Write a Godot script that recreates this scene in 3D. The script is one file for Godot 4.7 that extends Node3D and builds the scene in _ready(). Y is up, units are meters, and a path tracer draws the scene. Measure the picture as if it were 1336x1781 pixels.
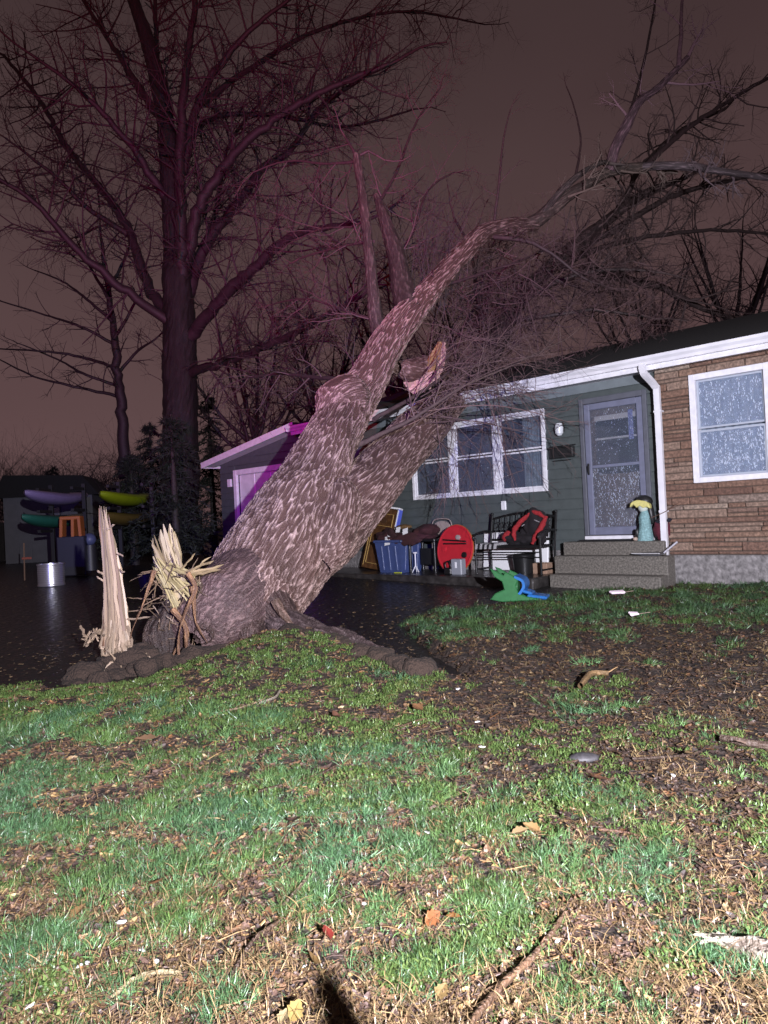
extends Node3D
# A storm-felled tree in front of a low house at night, lit by a work light and red and blue beacons.

class G:
	var v := PackedVector3Array()
	var n := PackedVector3Array()
	var c := PackedColorArray()
	var uv := PackedVector2Array()
	var i := PackedInt32Array()
	var col := Color.WHITE

	func tri(a: Vector3, b: Vector3, d: Vector3) -> void:
		var nn := (b - a).cross(d - a).normalized()
		var k := v.size()
		for p in [a, b, d]:
			v.push_back(p); n.push_back(nn); c.push_back(col); uv.push_back(Vector2(p.x + p.z, p.y))
		i.push_back(k); i.push_back(k + 2); i.push_back(k + 1)

	# corners run anticlockwise as seen from outside
	func quad(a: Vector3, b: Vector3, d: Vector3, e: Vector3) -> void:
		var nn := (d - a).cross(e - b).normalized()
		var k := v.size()
		for p in [a, b, d, e]:
			v.push_back(p); n.push_back(nn); c.push_back(col)
		uv.push_back(Vector2(0, 0)); uv.push_back(Vector2(1, 0)); uv.push_back(Vector2(1, 1)); uv.push_back(Vector2(0, 1))
		for q in [0, 2, 1, 0, 3, 2]:
			i.push_back(k + q)

	# box with chamfered edges; t places it
	func box(size: Vector3, t := Transform3D(), ch := 0.0, jit := 0.0, rng: RandomNumberGenerator = null) -> void:
		var h := size / 2.0
		ch = minf(ch, minf(h.x, minf(h.y, h.z)) * 0.9)
		var cn := {}
		for sx in [-1, 1]:
			for sy in [-1, 1]:
				for sz in [-1, 1]:
					var j := Vector3.ZERO
					if jit > 0.0:
						j = Vector3(rng.randf_range(-1, 1), rng.randf_range(-1, 1), rng.randf_range(-1, 1)) * jit
					var s := Vector3(sx, sy, sz)
					cn[Vector4i(sx, sy, sz, 0)] = t * (s * (h - Vector3(0, ch, ch)) + j)
					cn[Vector4i(sx, sy, sz, 1)] = t * (s * (h - Vector3(ch, 0, ch)) + j)
					cn[Vector4i(sx, sy, sz, 2)] = t * (s * (h - Vector3(ch, ch, 0)) + j)
		var flip := t.basis.determinant() < 0
		for ax in 3:
			for s in [-1, 1]:
				var q := []
				for uvs in [[-1, -1], [1, -1], [1, 1], [-1, 1]]:
					var k := Vector4i(0, 0, 0, ax)
					k[ax] = s
					k[(ax + 1) % 3] = uvs[0]
					k[(ax + 2) % 3] = uvs[1]
					q.append(cn[k])
				if (s < 0) != flip: q.reverse()
				quad(q[0], q[1], q[2], q[3])
		if ch <= 0.0: return
		for ax in 3:
			var b := (ax + 1) % 3
			var d := (ax + 2) % 3
			for sb in [-1, 1]:
				for sd in [-1, 1]:
					var k0 := Vector4i(0, 0, 0, 0); k0[b] = sb; k0[d] = sd
					var lo := k0; lo[ax] = -1
					var hi := k0; hi[ax] = 1
					var q := []
					for kk in [[lo, b], [hi, b], [hi, d], [lo, d]]:
						var k: Vector4i = kk[0]; k[3] = kk[1]; q.append(cn[k])
					if (sb * sd > 0) == flip: pass
					else: q.reverse()
					quad(q[0], q[1], q[2], q[3])
		for sx in [-1, 1]:
			for sy in [-1, 1]:
				for sz in [-1, 1]:
					var p := [cn[Vector4i(sx, sy, sz, 0)], cn[Vector4i(sx, sy, sz, 1)], cn[Vector4i(sx, sy, sz, 2)]]
					if (sx * sy * sz < 0) != flip: p.reverse()
					tri(p[0], p[1], p[2])

	func bx(x0: float, x1: float, y0: float, y1: float, z0: float, z1: float, ch := 0.0) -> void:
		box(Vector3(x1 - x0, y1 - y0, z1 - z0), Transform3D(Basis(), Vector3(x0 + x1, y0 + y1, z0 + z1) / 2.0), ch)

	func bar(a: Vector3, b: Vector3, w: float, d: float, ch := 0.0) -> void:
		var y := (b - a).normalized()
		var x := y.cross(Vector3.UP if absf(y.y) < 0.95 else Vector3.BACK).normalized()
		box(Vector3(w, a.distance_to(b), d), Transform3D(Basis(x, y, x.cross(y)), (a + b) / 2.0), ch)

	func tube(p: PackedVector3Array, r: PackedFloat32Array, sides := 5, cap := false) -> void:
		var k := v.size()
		var m := p.size()
		var tan0 := (p[1] - p[0]).normalized()
		var x := tan0.cross(Vector3.UP if absf(tan0.y) < 0.9 else Vector3.RIGHT).normalized()
		for a in m:
			var tn := (p[mini(a + 1, m - 1)] - p[maxi(a - 1, 0)]).normalized()
			x = (x - tn * x.dot(tn)).normalized()
			var y := tn.cross(x)
			for s in sides:
				var th := TAU * s / sides
				var o := x * cos(th) + y * sin(th)
				v.push_back(p[a] + o * r[a]); n.push_back(o); c.push_back(col); uv.push_back(Vector2(float(s) / sides, a))
		for a in m - 1:
			for s in sides:
				var s2 := (s + 1) % sides
				var q0 := k + a * sides + s
				var q1 := k + a * sides + s2
				var q2 := q1 + sides
				var q3 := q0 + sides
				i.push_back(q0); i.push_back(q2); i.push_back(q1)
				i.push_back(q0); i.push_back(q3); i.push_back(q2)
		if cap:
			for e in [0, m - 1]:
				var base: int = k + e * sides
				var mid := p[e]
				for s in sides:
					if e == 0: tri(mid, v[base + (s + 1) % sides], v[base + s])
					else: tri(mid, v[base + s], v[base + (s + 1) % sides])

	# rectangular strip swept along p; wide is the direction of its width
	func strip(p: PackedVector3Array, w: float, d: float, wide: Vector3) -> void:
		var m := p.size()
		var ring := []
		for a in m:
			var tn := (p[mini(a + 1, m - 1)] - p[maxi(a - 1, 0)]).normalized()
			var x := (wide - tn * wide.dot(tn)).normalized()
			var z := x.cross(tn)
			ring.append([p[a] - x * w / 2 - z * d / 2, p[a] + x * w / 2 - z * d / 2, p[a] + x * w / 2 + z * d / 2, p[a] - x * w / 2 + z * d / 2])
		for a in m - 1:
			for s in 4:
				var e := (s + 1) % 4
				quad(ring[a][s], ring[a + 1][s], ring[a + 1][e], ring[a][e])
		quad(ring[0][0], ring[0][1], ring[0][2], ring[0][3])
		quad(ring[m - 1][3], ring[m - 1][2], ring[m - 1][1], ring[m - 1][0])

	func rod(a: Vector3, b: Vector3, r: float, sides := 8, r2 := -1.0) -> void:
		tube(PackedVector3Array([a, b]), PackedFloat32Array([r, r if r2 < 0 else r2]), sides, true)

	# profile of (radius, height) upwards, turned about the y axis of t
	func lathe(pr: Array, seg := 24, t := Transform3D(), squash := Vector2.ONE) -> void:
		for a in pr.size() - 1:
			var p0: Vector2 = pr[a]
			var p1: Vector2 = pr[a + 1]
			var dn := Vector2(p1.y - p0.y, p0.x - p1.x).normalized()
			var k := v.size()
			for s in seg + 1:
				var th := TAU * s / seg
				var o := Vector3(cos(th) * squash.x, 0, -sin(th) * squash.y)
				for pp in [p0, p1]:
					v.push_back(t * (o * pp.x + Vector3(0, pp.y, 0)))
					n.push_back((t.basis * Vector3(cos(th) * dn.x, dn.y, -sin(th) * dn.x)).normalized()); c.push_back(col); uv.push_back(Vector2(float(s) / seg, pp.y))
			for s in seg:
				var q := k + s * 2
				i.push_back(q); i.push_back(q + 3); i.push_back(q + 2)
				i.push_back(q); i.push_back(q + 1); i.push_back(q + 3)

	# outline in the xy plane of t, thickness d along z, centred
	func prism(poly: PackedVector2Array, d: float, t := Transform3D(), ch := 0.0) -> void:
		if not Geometry2D.is_polygon_clockwise(poly): pass
		else: poly.reverse()
		var area := 0.0
		for a in poly.size():
			area += poly[a].cross(poly[(a + 1) % poly.size()])
		if area < 0: poly.reverse()
		var face := poly
		if ch > 0.0:
			var off := Geometry2D.offset_polygon(poly, -ch, Geometry2D.JOIN_MITER)
			if off.size() == 1 and off[0].size() == poly.size():
				face = PackedVector2Array()
				var o: PackedVector2Array = off[0]
				var ar := 0.0
				for a in o.size(): ar += o[a].cross(o[(a + 1) % o.size()])
				if ar < 0: o.reverse()
				var st := 0
				for a in o.size():
					if o[a].distance_to(poly[0]) < o[st].distance_to(poly[0]): st = a
				for a in o.size(): face.push_back(o[(a + st) % o.size()])
			else: ch = 0.0
		var ids := Geometry2D.triangulate_polygon(face)
		var h := d / 2.0
		for a in range(0, ids.size(), 3):
			var p0 := face[ids[a]]
			var p1 := face[ids[a + 1]]
			var p2 := face[ids[a + 2]]
			if (p1 - p0).cross(p2 - p0) < 0:
				var w := p1; p1 = p2; p2 = w
			tri(t * Vector3(p0.x, p0.y, h), t * Vector3(p1.x, p1.y, h), t * Vector3(p2.x, p2.y, h))
			tri(t * Vector3(p0.x, p0.y, -h), t * Vector3(p2.x, p2.y, -h), t * Vector3(p1.x, p1.y, -h))
		var m := poly.size()
		for a in m:
			var b := (a + 1) % m
			var hh := h - ch
			quad(t * Vector3(poly[a].x, poly[a].y, -hh), t * Vector3(poly[b].x, poly[b].y, -hh), t * Vector3(poly[b].x, poly[b].y, hh), t * Vector3(poly[a].x, poly[a].y, hh))
			if ch > 0.0:
				quad(t * Vector3(poly[a].x, poly[a].y, hh), t * Vector3(poly[b].x, poly[b].y, hh), t * Vector3(face[b].x, face[b].y, h), t * Vector3(face[a].x, face[a].y, h))
				quad(t * Vector3(poly[b].x, poly[b].y, -hh), t * Vector3(poly[a].x, poly[a].y, -hh), t * Vector3(face[a].x, face[a].y, -h), t * Vector3(face[b].x, face[b].y, -h))

	# lumpy closed body: an ellipsoid pushed about by noise
	func blob(r: Vector3, t: Transform3D, fn: FastNoiseLite, amp: float, seg := 16, rows := 10, off := Vector3.ZERO, fold := 0.0) -> void:
		var k := v.size()
		for a in rows + 1:
			var ph := PI * a / rows
			for s in seg + 1:
				var th := TAU * (s % seg) / seg
				var o := Vector3(sin(ph) * cos(th), cos(ph), -sin(ph) * sin(th))
				var w := fn.get_noise_3dv((o * r + off))
				var e := 1.0 + amp * w + fold * (absf(fn.get_noise_3dv((o * r * 2.3 + off + Vector3(9, 4, 2)))) - 0.25)
				v.push_back(t * (o * r * e)); n.push_back((t.basis * (o / r)).normalized()); c.push_back(col); uv.push_back(Vector2(th, ph))
		for a in rows:
			for s in seg:
				var q := k + a * (seg + 1) + s
				i.push_back(q); i.push_back(q + 1); i.push_back(q + seg + 2)
				i.push_back(q); i.push_back(q + seg + 2); i.push_back(q + seg + 1)
		smooth(k)

	# normals from the faces, for what was added since vertex k
	func smooth(k: int) -> void:
		var acc := PackedVector3Array()
		acc.resize(v.size() - k)
		var a := i.size() - 3
		while a >= 0 and i[a] >= k:
			var f := (v[i[a + 2]] - v[i[a]]).cross(v[i[a + 1]] - v[i[a]])
			for q in 3: acc[i[a + q] - k] += f
			a -= 3
		for q in acc.size():
			if acc[q].length_squared() > 0.0: n[k + q] = acc[q].normalized()

	func mesh() -> ArrayMesh:
		var ar := []
		ar.resize(Mesh.ARRAY_MAX)
		ar[Mesh.ARRAY_VERTEX] = v; ar[Mesh.ARRAY_NORMAL] = n; ar[Mesh.ARRAY_COLOR] = c; ar[Mesh.ARRAY_TEX_UV] = uv; ar[Mesh.ARRAY_INDEX] = i
		var m := ArrayMesh.new()
		if v.size() > 0: m.add_surface_from_arrays(Mesh.PRIMITIVE_TRIANGLES, ar)
		return m

var cam: Camera3D
var rng := RandomNumberGenerator.new()
var M := {}
var T := {}
var taken := {}
var nz := FastNoiseLite.new()      # slow noise
var nf := FastNoiseLite.new()      # fine noise
const F := 1234.0
const HOUSE_AT := Vector3(3.63, 0.22, -11.0)
const HOUSE_TURN := -0.757

# ---------------------------------------------------------------- helpers
func numbered(called: String) -> String:
	if not taken.has(called):
		taken[called] = 0
		return called
	taken[called] += 1
	return "%s_%03d" % [called, taken[called]]

func tag(o: Node, label := "", category := "", group := "", kind := "") -> Node:
	if label: o.set_meta("label", label)
	if category: o.set_meta("category", category)
	if group: o.set_meta("group", group)
	if kind: o.set_meta("kind", kind)
	return o

func thing(called: String, label: String, category: String, at := Vector3.ZERO, turn := 0.0, group := "") -> Node3D:
	var o := Node3D.new()
	o.name = numbered(called)
	add_child(o)
	o.position = at
	o.rotation.y = turn
	tag(o, label, category, group)
	return o

func put(called: String, m: Mesh, mt: Material, parent: Node = null, t := Transform3D()) -> MeshInstance3D:
	var o := MeshInstance3D.new()
	o.mesh = m
	o.material_override = null
	for k in m.get_surface_count(): o.set_surface_override_material(k, mt)
	o.name = numbered(called) if parent == null else called
	(self if parent == null else parent).add_child(o, true)
	o.transform = t
	o.cast_shadow = GeometryInstance3D.SHADOW_CASTING_SETTING_ON
	return o

func obj(called: String, g: G, mt: Material, parent: Node = null) -> MeshInstance3D:
	return put(called, g.mesh(), mt, parent)

# a point of the place from its direction and its distance ahead of the camera
func P(x: float, y: float, ahead: float) -> Vector3:
	var d := cam.basis * Vector3((x - 668.0) / F, -(y - 890.5) / F, -1.0)
	return cam.position + d * (ahead / -d.z)

func mat(col: Color, rough := 0.7, metal := 0.0, tex := "", scale := 1.0, bump := "", bscale := 0.0) -> StandardMaterial3D:
	var m := StandardMaterial3D.new()
	m.albedo_color = col.linear_to_srgb()
	m.roughness = rough
	m.metallic = metal
	if tex: m.albedo_texture = T[tex]
	if bump:
		m.heightmap_enabled = true
		m.heightmap_texture = T[bump]
		m.heightmap_scale = bscale
	if tex or bump:
		m.uv1_triplanar = true
		m.uv1_scale = Vector3.ONE * scale
	return m

func vmat(rough := 0.7, tex := "", scale := 1.0, bump := "", bscale := 0.0) -> StandardMaterial3D:
	var m := mat(Color.WHITE, rough, 0.0, tex, scale, bump, bscale)
	m.vertex_color_use_as_albedo = true
	return m

func noise_tex(freq: float, lo: float, hi: float, oct := 4, kind := FastNoiseLite.TYPE_SIMPLEX_SMOOTH, sd := 1, size := 512) -> NoiseTexture2D:
	var t := NoiseTexture2D.new()
	t.width = size; t.height = size
	t.seamless = true
	var f := FastNoiseLite.new()
	f.noise_type = kind; f.frequency = freq; f.fractal_octaves = oct; f.seed = sd
	t.noise = f
	var gr := Gradient.new()
	gr.set_color(0, Color(lo, lo, lo)); gr.set_color(1, Color(hi, hi, hi))
	t.color_ramp = gr
	return t

func ss(a: float, b: float, x: float) -> float:
	return smoothstep(a, b, x)

func spline(pts: Array, step: float) -> PackedVector3Array:
	var out := PackedVector3Array()
	for a in pts.size() - 1:
		var p0: Vector3 = pts[maxi(a - 1, 0)]
		var p1: Vector3 = pts[a]
		var p2: Vector3 = pts[a + 1]
		var p3: Vector3 = pts[mini(a + 2, pts.size() - 1)]
		var k := maxi(1, int(ceil(p1.distance_to(p2) / step)))
		for q in k: out.push_back(p1.cubic_interpolate(p2, p0, p3, float(q) / k))
	out.push_back(pts[pts.size() - 1])
	return out

# radii given at the control points, spread along the spline
func spread(pts: Array, rad: Array, step: float) -> PackedFloat32Array:
	var out := PackedFloat32Array()
	for a in pts.size() - 1:
		var k := maxi(1, int(ceil((pts[a] as Vector3).distance_to(pts[a + 1]) / step)))
		for q in k: out.push_back(lerpf(rad[a], rad[a + 1], ss(0, 1, float(q) / k)))
	out.push_back(rad[rad.size() - 1])
	return out

# ---------------------------------------------------------------- the lie of the land (ahead = -z)
const DRIVE := [Vector2(-60, 6.5), Vector2(-3.4, 6.35), Vector2(-2.9, 6.9), Vector2(-2.2, 7.5), Vector2(-1.4, 7.5), Vector2(-0.85, 7.0), Vector2(-0.4, 6.5), Vector2(0.1, 6.0), Vector2(0.52, 5.75), Vector2(0.28, 6.8), Vector2(0.05, 8.1), Vector2(0.45, 8.9), Vector2(1.35, 9.4), Vector2(2.3, 9.85), Vector2(3.0, 10.2), Vector2(2.6, 14), Vector2(-60, 44)]
var drive_poly := PackedVector2Array(DRIVE)

func base_y(ahead: float) -> float:
	return 0.22 * ss(1.5, 10.5, ahead) + 0.16 * ss(9.5, 16.0, ahead)

func drive_dist(x: float, a: float) -> float:      # > 0 on the lawn, < 0 on the drive
	var p := Vector2(x, a)
	var d := 99.0
	for k in drive_poly.size():
		var q := Geometry2D.get_closest_point_to_segment(p, drive_poly[k], drive_poly[(k + 1) % drive_poly.size()])
		d = minf(d, p.distance_squared_to(q))
	d = sqrt(d)
	return -d if Geometry2D.is_point_in_polygon(p, drive_poly) else d

func lawn_y(x: float, a: float) -> float:
	var d := 1.0
	if a > 4.5 and x < 4.0: d = drive_dist(x, a)
	var y := base_y(a)
	y += 0.26 * ss(4.4, 6.2, x) * ss(7.6, 9.6, a)
	y += 0.25 * exp(-pow((x + 0.85) / 1.2, 2) - pow((a - 6.5) / 1.1, 2))
	y -= 0.17 * exp(-pow((x + 2.35) / 0.75, 2) - pow((a - 6.5) / 0.5, 2))
	y += 0.035 * nz.get_noise_2d(x * 1.1, a * 1.1) + 0.02 * nf.get_noise_2d(x * 1.3, a * 1.3) + 0.016 * nf.get_noise_2d(x * 3.4 + 11.0, a * 3.4)
	var e := ss(-0.05, 0.16, d + 0.06 * nf.get_noise_2d(x * 4.0, a * 4.0))
	return lerpf(base_y(a) - 0.16, y, e)

# ================================================================ the scene
func _ready() -> void:
	rng.seed = 20
	cam = Camera3D.new()
	cam.name = "camera"
	cam.position = Vector3(0, 1.4, 0)
	cam.rotation = Vector3(deg_to_rad(0.42), 0, deg_to_rad(-2.87))
	cam.fov = 71.63
	cam.near = 0.05
	cam.far = 900.0
	add_child(cam)
	cam.current = true
	# night sky under town glow
	var we := WorldEnvironment.new()
	we.name = "world_environment"
	var env := Environment.new()
	env.background_mode = Environment.BG_SKY
	var sm := ProceduralSkyMaterial.new()
	sm.sky_top_color = Color(0.135, 0.105, 0.108)
	sm.sky_horizon_color = Color(0.375, 0.28, 0.285)
	sm.sky_curve = 0.4
	sm.ground_bottom_color = Color(0.02, 0.015, 0.015)
	sm.ground_horizon_color = Color(0.10, 0.07, 0.07)
	# uneven cloud lit from the town, strongest ahead and to the right
	var cn := FastNoiseLite.new()
	cn.frequency = 1.3; cn.fractal_octaves = 4; cn.seed = 4
	var im := Image.create(512, 256, false, Image.FORMAT_RGBAF)
	for iy in 256:
		var el := PI * (0.5 - (iy + 0.5) / 256.0)
		for ix in 512:
			var az := TAU * ((ix + 0.5) / 512.0 - 0.5)
			var d := Vector3(sin(az) * cos(el), sin(el), -cos(az) * cos(el))
			var glow := exp(-pow((az - 0.3) / 0.75, 2)) * exp(-pow((el - 0.35) / 0.5, 2))
			var w := maxf(0.0, 0.35 + 0.4 * cn.get_noise_3dv(d * Vector3(1, 2.2, 1)) + 0.9 * glow)
			im.set_pixel(ix, iy, Color(w, w, w, 1))
	sm.sky_cover = ImageTexture.create_from_image(im)
	sm.sky_cover_modulate = Color(0.19, 0.156, 0.154)
	var sky := Sky.new()
	sky.sky_material = sm
	env.sky = sky
	env.background_energy_multiplier = 1.0
	env.tonemap_mode = Environment.TONE_MAPPER_LINEAR
	env.tonemap_exposure = 1.0
	env.sdfgi_enabled = true
	env.ssao_enabled = true
	env.ssil_enabled = true
	we.environment = env
	add_child(we)
	var moon := DirectionalLight3D.new()
	moon.name = "moonlight"
	moon.light_energy = 0.004
	moon.light_angular_distance = 10.0
	moon.sky_mode = DirectionalLight3D.SKY_MODE_LIGHT_ONLY
	moon.shadow_enabled = true
	moon.rotation_degrees = Vector3(-55, 30, 0)
	add_child(moon)
	# the work light beside the photographer and the beacons of the fire crew
	work_light(Vector3(1.35, 0, 2.1), 2.1, Vector3(0.3, 1.1, -10.0), 265.0)
	beacon("red_beacon", "red warning beacon on a tripod behind the photographer", Vector3(-3.2, 0, 4.2), 2.7, Color(1.0, 0.05, 0.16), Vector3(-3.0, 10.0, -19.0), 330.0)
	beacon("blue_beacon", "blue warning beacon on a tripod behind the photographer", Vector3(-2.2, 0, 4.6), 2.7, Color(0.22, 0.1, 1.0), Vector3(-3.2, 6.5, -19.0), 170.0)

	make_materials()
	ground()
	house()
	fallen_tree()
	stump()
	standing_trees()
	clutter()
	porch_things()
	far_left_things()
	lawn_cover()
	lawn_things()

func lamp_stand(o: Node3D, h: float) -> void:
	var g := G.new()
	g.rod(Vector3(0, 0.5, 0), Vector3(0, h - 0.1, 0), 0.016)
	obj("pole", g, M.black_metal, o)
	for k in 3:
		var a := TAU * k / 3 + 0.5
		var l := G.new()
		l.rod(Vector3(0, 0.9, 0), Vector3(cos(a) * 0.5, 0.02, sin(a) * 0.5), 0.012)
		obj("leg", l, M.black_metal, o)

func spot(called: String, at: Vector3, aim: Vector3, c: Color, e: float, ang: float, blend: float, size: float) -> void:
	var s := SpotLight3D.new()
	s.name = called
	add_child(s)
	s.look_at_from_position(at, aim)
	s.light_color = c
	s.light_energy = e
	s.spot_range = 80.0
	s.spot_attenuation = 2.0
	s.spot_angle = ang
	s.spot_angle_attenuation = blend
	s.light_size = size
	s.shadow_enabled = true

func work_light(at: Vector3, h: float, aim: Vector3, e: float) -> void:
	M.black_metal = mat(Color(0.012, 0.012, 0.013), 0.4, 0.4)
	var o := thing("work_light", "bright white work light on a tripod beside the photographer", "lamp", at)
	lamp_stand(o, h)
	var f := (aim - at - Vector3(0, h, 0)).normalized()
	var b := Basis.looking_at(f)
	var g := G.new()
	g.box(Vector3(0.26, 0.2, 0.08), Transform3D(b, Vector3(0, h, 0)), 0.02)
	obj("housing", g, M.black_metal, o)
	var l := G.new()
	l.box(Vector3(0.22, 0.16, 0.01), Transform3D(b, Vector3(0, h, 0) + f * 0.05), 0.003)
	var em := mat(Color(0.8, 0.8, 0.8), 0.4)
	em.emission_enabled = true
	em.emission = Color(0.95, 0.96, 1)
	em.emission_energy_multiplier = 4.0
	obj("lamp_glass", l, em, o)
	spot("work_light_beam", at + Vector3(0, h, 0) + f * 0.1, aim, Color(0.955, 0.95, 1.0), e, 46.0, 0.85, 0.03)

func beacon(called: String, label: String, at: Vector3, h: float, c: Color, aim: Vector3, e: float) -> void:
	var o := thing(called, label, "lamp", at)
	lamp_stand(o, h)
	var g := G.new()
	g.lathe([Vector2(0, -0.1), Vector2(0.08, -0.1), Vector2(0.08, -0.06), Vector2(0, -0.06)], 16, Transform3D(Basis(), Vector3(0, h, 0)))
	obj("socket", g, M.black_metal, o)
	var l := G.new()
	l.lathe([Vector2(0.06, -0.06), Vector2(0.065, 0.03), Vector2(0.045, 0.07), Vector2(0, 0.085)], 16, Transform3D(Basis(), Vector3(0, h, 0)))
	var em := mat(c * 0.6, 0.3)
	em.emission_enabled = true
	em.emission = c
	em.emission_energy_multiplier = 3.0
	obj("lamp_dome", l, em, o)
	var f := (aim - at - Vector3(0, h, 0)).normalized()
	spot(called + "_beam", at + Vector3(0, h, 0) + f * 0.1, aim, c, e, 24.0, 1.0, 0.06)

func make_materials() -> void:
	nz.frequency = 0.5; nz.seed = 5; nz.fractal_octaves = 3
	nf.frequency = 1.6; nf.seed = 9; nf.fractal_octaves = 3
	T.mottle = noise_tex(0.012, 0.55, 1.0, 5, FastNoiseLite.TYPE_SIMPLEX_SMOOTH, 3)
	T.soft = noise_tex(0.008, 0.9, 1.0, 4, FastNoiseLite.TYPE_SIMPLEX_SMOOTH, 4)
	T.rough = noise_tex(0.03, 0.0, 1.0, 5, FastNoiseLite.TYPE_SIMPLEX_SMOOTH, 6)
	T.cells = noise_tex(0.06, 0.0, 1.0, 2, FastNoiseLite.TYPE_CELLULAR, 7)
	T.speck = noise_tex(0.12, 0.35, 1.0, 3, FastNoiseLite.TYPE_SIMPLEX_SMOOTH, 8)
	T.drops = noise_tex(0.035, 0.0, 1.0, 3, FastNoiseLite.TYPE_SIMPLEX_SMOOTH, 12)
	T.pitted = noise_tex(0.02, 0.5, 1.0, 6, FastNoiseLite.TYPE_SIMPLEX_SMOOTH, 21, 1024)
	T.grain = noise_tex(0.1, 0.72, 1.0, 4, FastNoiseLite.TYPE_SIMPLEX_SMOOTH, 17)
	M.siding = mat(Color(0.072, 0.086, 0.087), 0.5, 0, "soft", 1.3)
	M.frieze = mat(Color(0.16, 0.185, 0.2), 0.5, 0, "soft", 0.9)
	M.trim = mat(Color(0.74, 0.73, 0.78), 0.42, 0, "soft", 1.7)
	M.gutter = mat(Color(0.72, 0.71, 0.76), 0.3, 0, "soft", 0.7)
	M.roof = mat(Color(0.012, 0.011, 0.012), 0.9, 0, "mottle", 3.0)
	M.dark = mat(Color(0.03, 0.028, 0.028), 0.8)
	M.inside = mat(Color(0.05, 0.045, 0.045), 0.9)
	M.concrete = mat(Color(0.22, 0.2, 0.175), 0.5, 0, "pitted", 1.3)
	M.wet_concrete = mat(Color(0.055, 0.05, 0.048), 0.28, 0, "mottle", 0.9, "rough", 0.35)
	M.foundation = mat(Color(0.3, 0.28, 0.28), 0.8, 0, "mottle", 1.4, "rough", 1.0)
	M.mortar = mat(Color(0.2, 0.15, 0.12), 0.9, 0, "speck", 2.0)
	M.asphalt = mat(Color(0.024, 0.022, 0.022), 1.0, 0, "speck", 1.6, "rough", 0.12)
	M.asphalt.roughness_texture = noise_tex(0.012, 0.16, 0.75, 4, FastNoiseLite.TYPE_SIMPLEX_SMOOTH, 33)
	M.dirt = mat(Color(0.05, 0.033, 0.025), 0.75, 0, "mottle", 1.1, "rough", 2.5)
	M.far_ground = mat(Color(0.018, 0.02, 0.014), 0.95)
	M.bark = vmat(0.6, "grain", 3.0, "rough", 1.6)
	M.limb = vmat(0.7, "mottle", 2.0)
	M.twig = vmat(0.75)
	M.wood = vmat(0.6, "grain", 4.0)
	M.soil = mat(Color(0.085, 0.05, 0.034), 0.95, 0, "speck", 2.0, "rough", 3.0)
	M.white_plastic = mat(Color(0.7, 0.7, 0.72), 0.45)
	M.steel = mat(Color(0.62, 0.62, 0.66), 0.3, 0.9)
	M.cloth = vmat(0.9, "mottle", 5.0)
	M.blade = vmat(0.42)
	M.blade.backlight_enabled = true
	M.blade.backlight = Color(0.25, 0.3, 0.15)
	M.flake = vmat(0.6)
	M.screen_glass = glass(0.08, 0.08, 6.0, 0.3)
	M.glint_drop = mat(Color(0.75, 0.8, 0.92), 0.12)  # pale colour stands in for the sparkle of lit drops
	M.glint_drop.transparency = BaseMaterial3D.TRANSPARENCY_ALPHA
	M.glint_drop.albedo_color.a = 0.62
	M.glint_drop.roughness = 0.3
	M.clear_glass = glass(0.10, 0.05, 1.0, 0.04)
	M.wet_glass = glass(0.3, 0.16, 5.0, 0.6)

func glass(alpha: float, rough: float, scale: float, bump: float) -> StandardMaterial3D:
	var m := StandardMaterial3D.new()
	m.transparency = BaseMaterial3D.TRANSPARENCY_ALPHA
	m.albedo_color = Color(0.55, 0.62, 0.75, alpha)
	m.roughness = rough
	m.metallic_specular = 0.6
	if bump > 0:
		m.heightmap_enabled = true
		m.heightmap_texture = T.drops
		m.heightmap_scale = bump
		m.uv1_triplanar = true
		m.uv1_scale = Vector3.ONE * scale
	return m

# ---------------------------------------------------------------- ground
func sheet(xs: PackedFloat32Array, as_: PackedFloat32Array, f: Callable) -> G:
	var g := G.new()
	var w := xs.size()
	for a in as_:
		for x in xs:
			g.v.push_back(Vector3(x, f.call(x, a), -a)); g.n.push_back(Vector3.UP); g.c.push_back(Color.WHITE); g.uv.push_back(Vector2(x, a))
	for r in as_.size() - 1:
		for k in w - 1:
			var q := r * w + k
			for e in [q, q + w, q + 1, q + 1, q + w, q + w + 1]: g.i.push_back(e)
	g.smooth(0)
	return g

func steps(list: Array) -> PackedFloat32Array:      # [from, to, step, to, step ...]
	var out := PackedFloat32Array([list[0]])
	for k in range(1, list.size(), 2):
		var from := out[out.size() - 1]
		var m := int(round((list[k] - from) / list[k + 1]))
		for q in m: out.push_back(lerpf(from, list[k], float(q + 1) / m))
	return out

func ground() -> void:
	var far := sheet(steps([-420, -20, 40, 20, 4, 420, 40]), steps([-60, 0, 12, 40, 2, 500, 46]), func(_x, a): return base_y(a) - 0.3)
	tag(obj("ground", far, M.far_ground), "dark ground reaching away behind the house and trees", "", "", "structure")
	var dr := sheet(steps([-40, -8, 2, 4.2, 0.3]), steps([4.4, 18, 0.3, 46, 2]), func(x, a): return base_y(a) - 0.03 + 0.006 * nz.get_noise_2d(x * 2, a * 2))
	tag(obj("driveway", dr, M.asphalt), "black wet asphalt driveway left of the fallen tree", "", "", "structure")
	var lw := sheet(steps([-14, -5, 0.5, 6.4, 0.07, 14, 0.5]), steps([-5, 1.4, 0.4, 11.6, 0.06]), lawn_y)
	tag(obj("lawn_soil", lw, M.dirt), "brown wet soil of the lawn with a mound by the tree", "", "", "structure")

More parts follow.
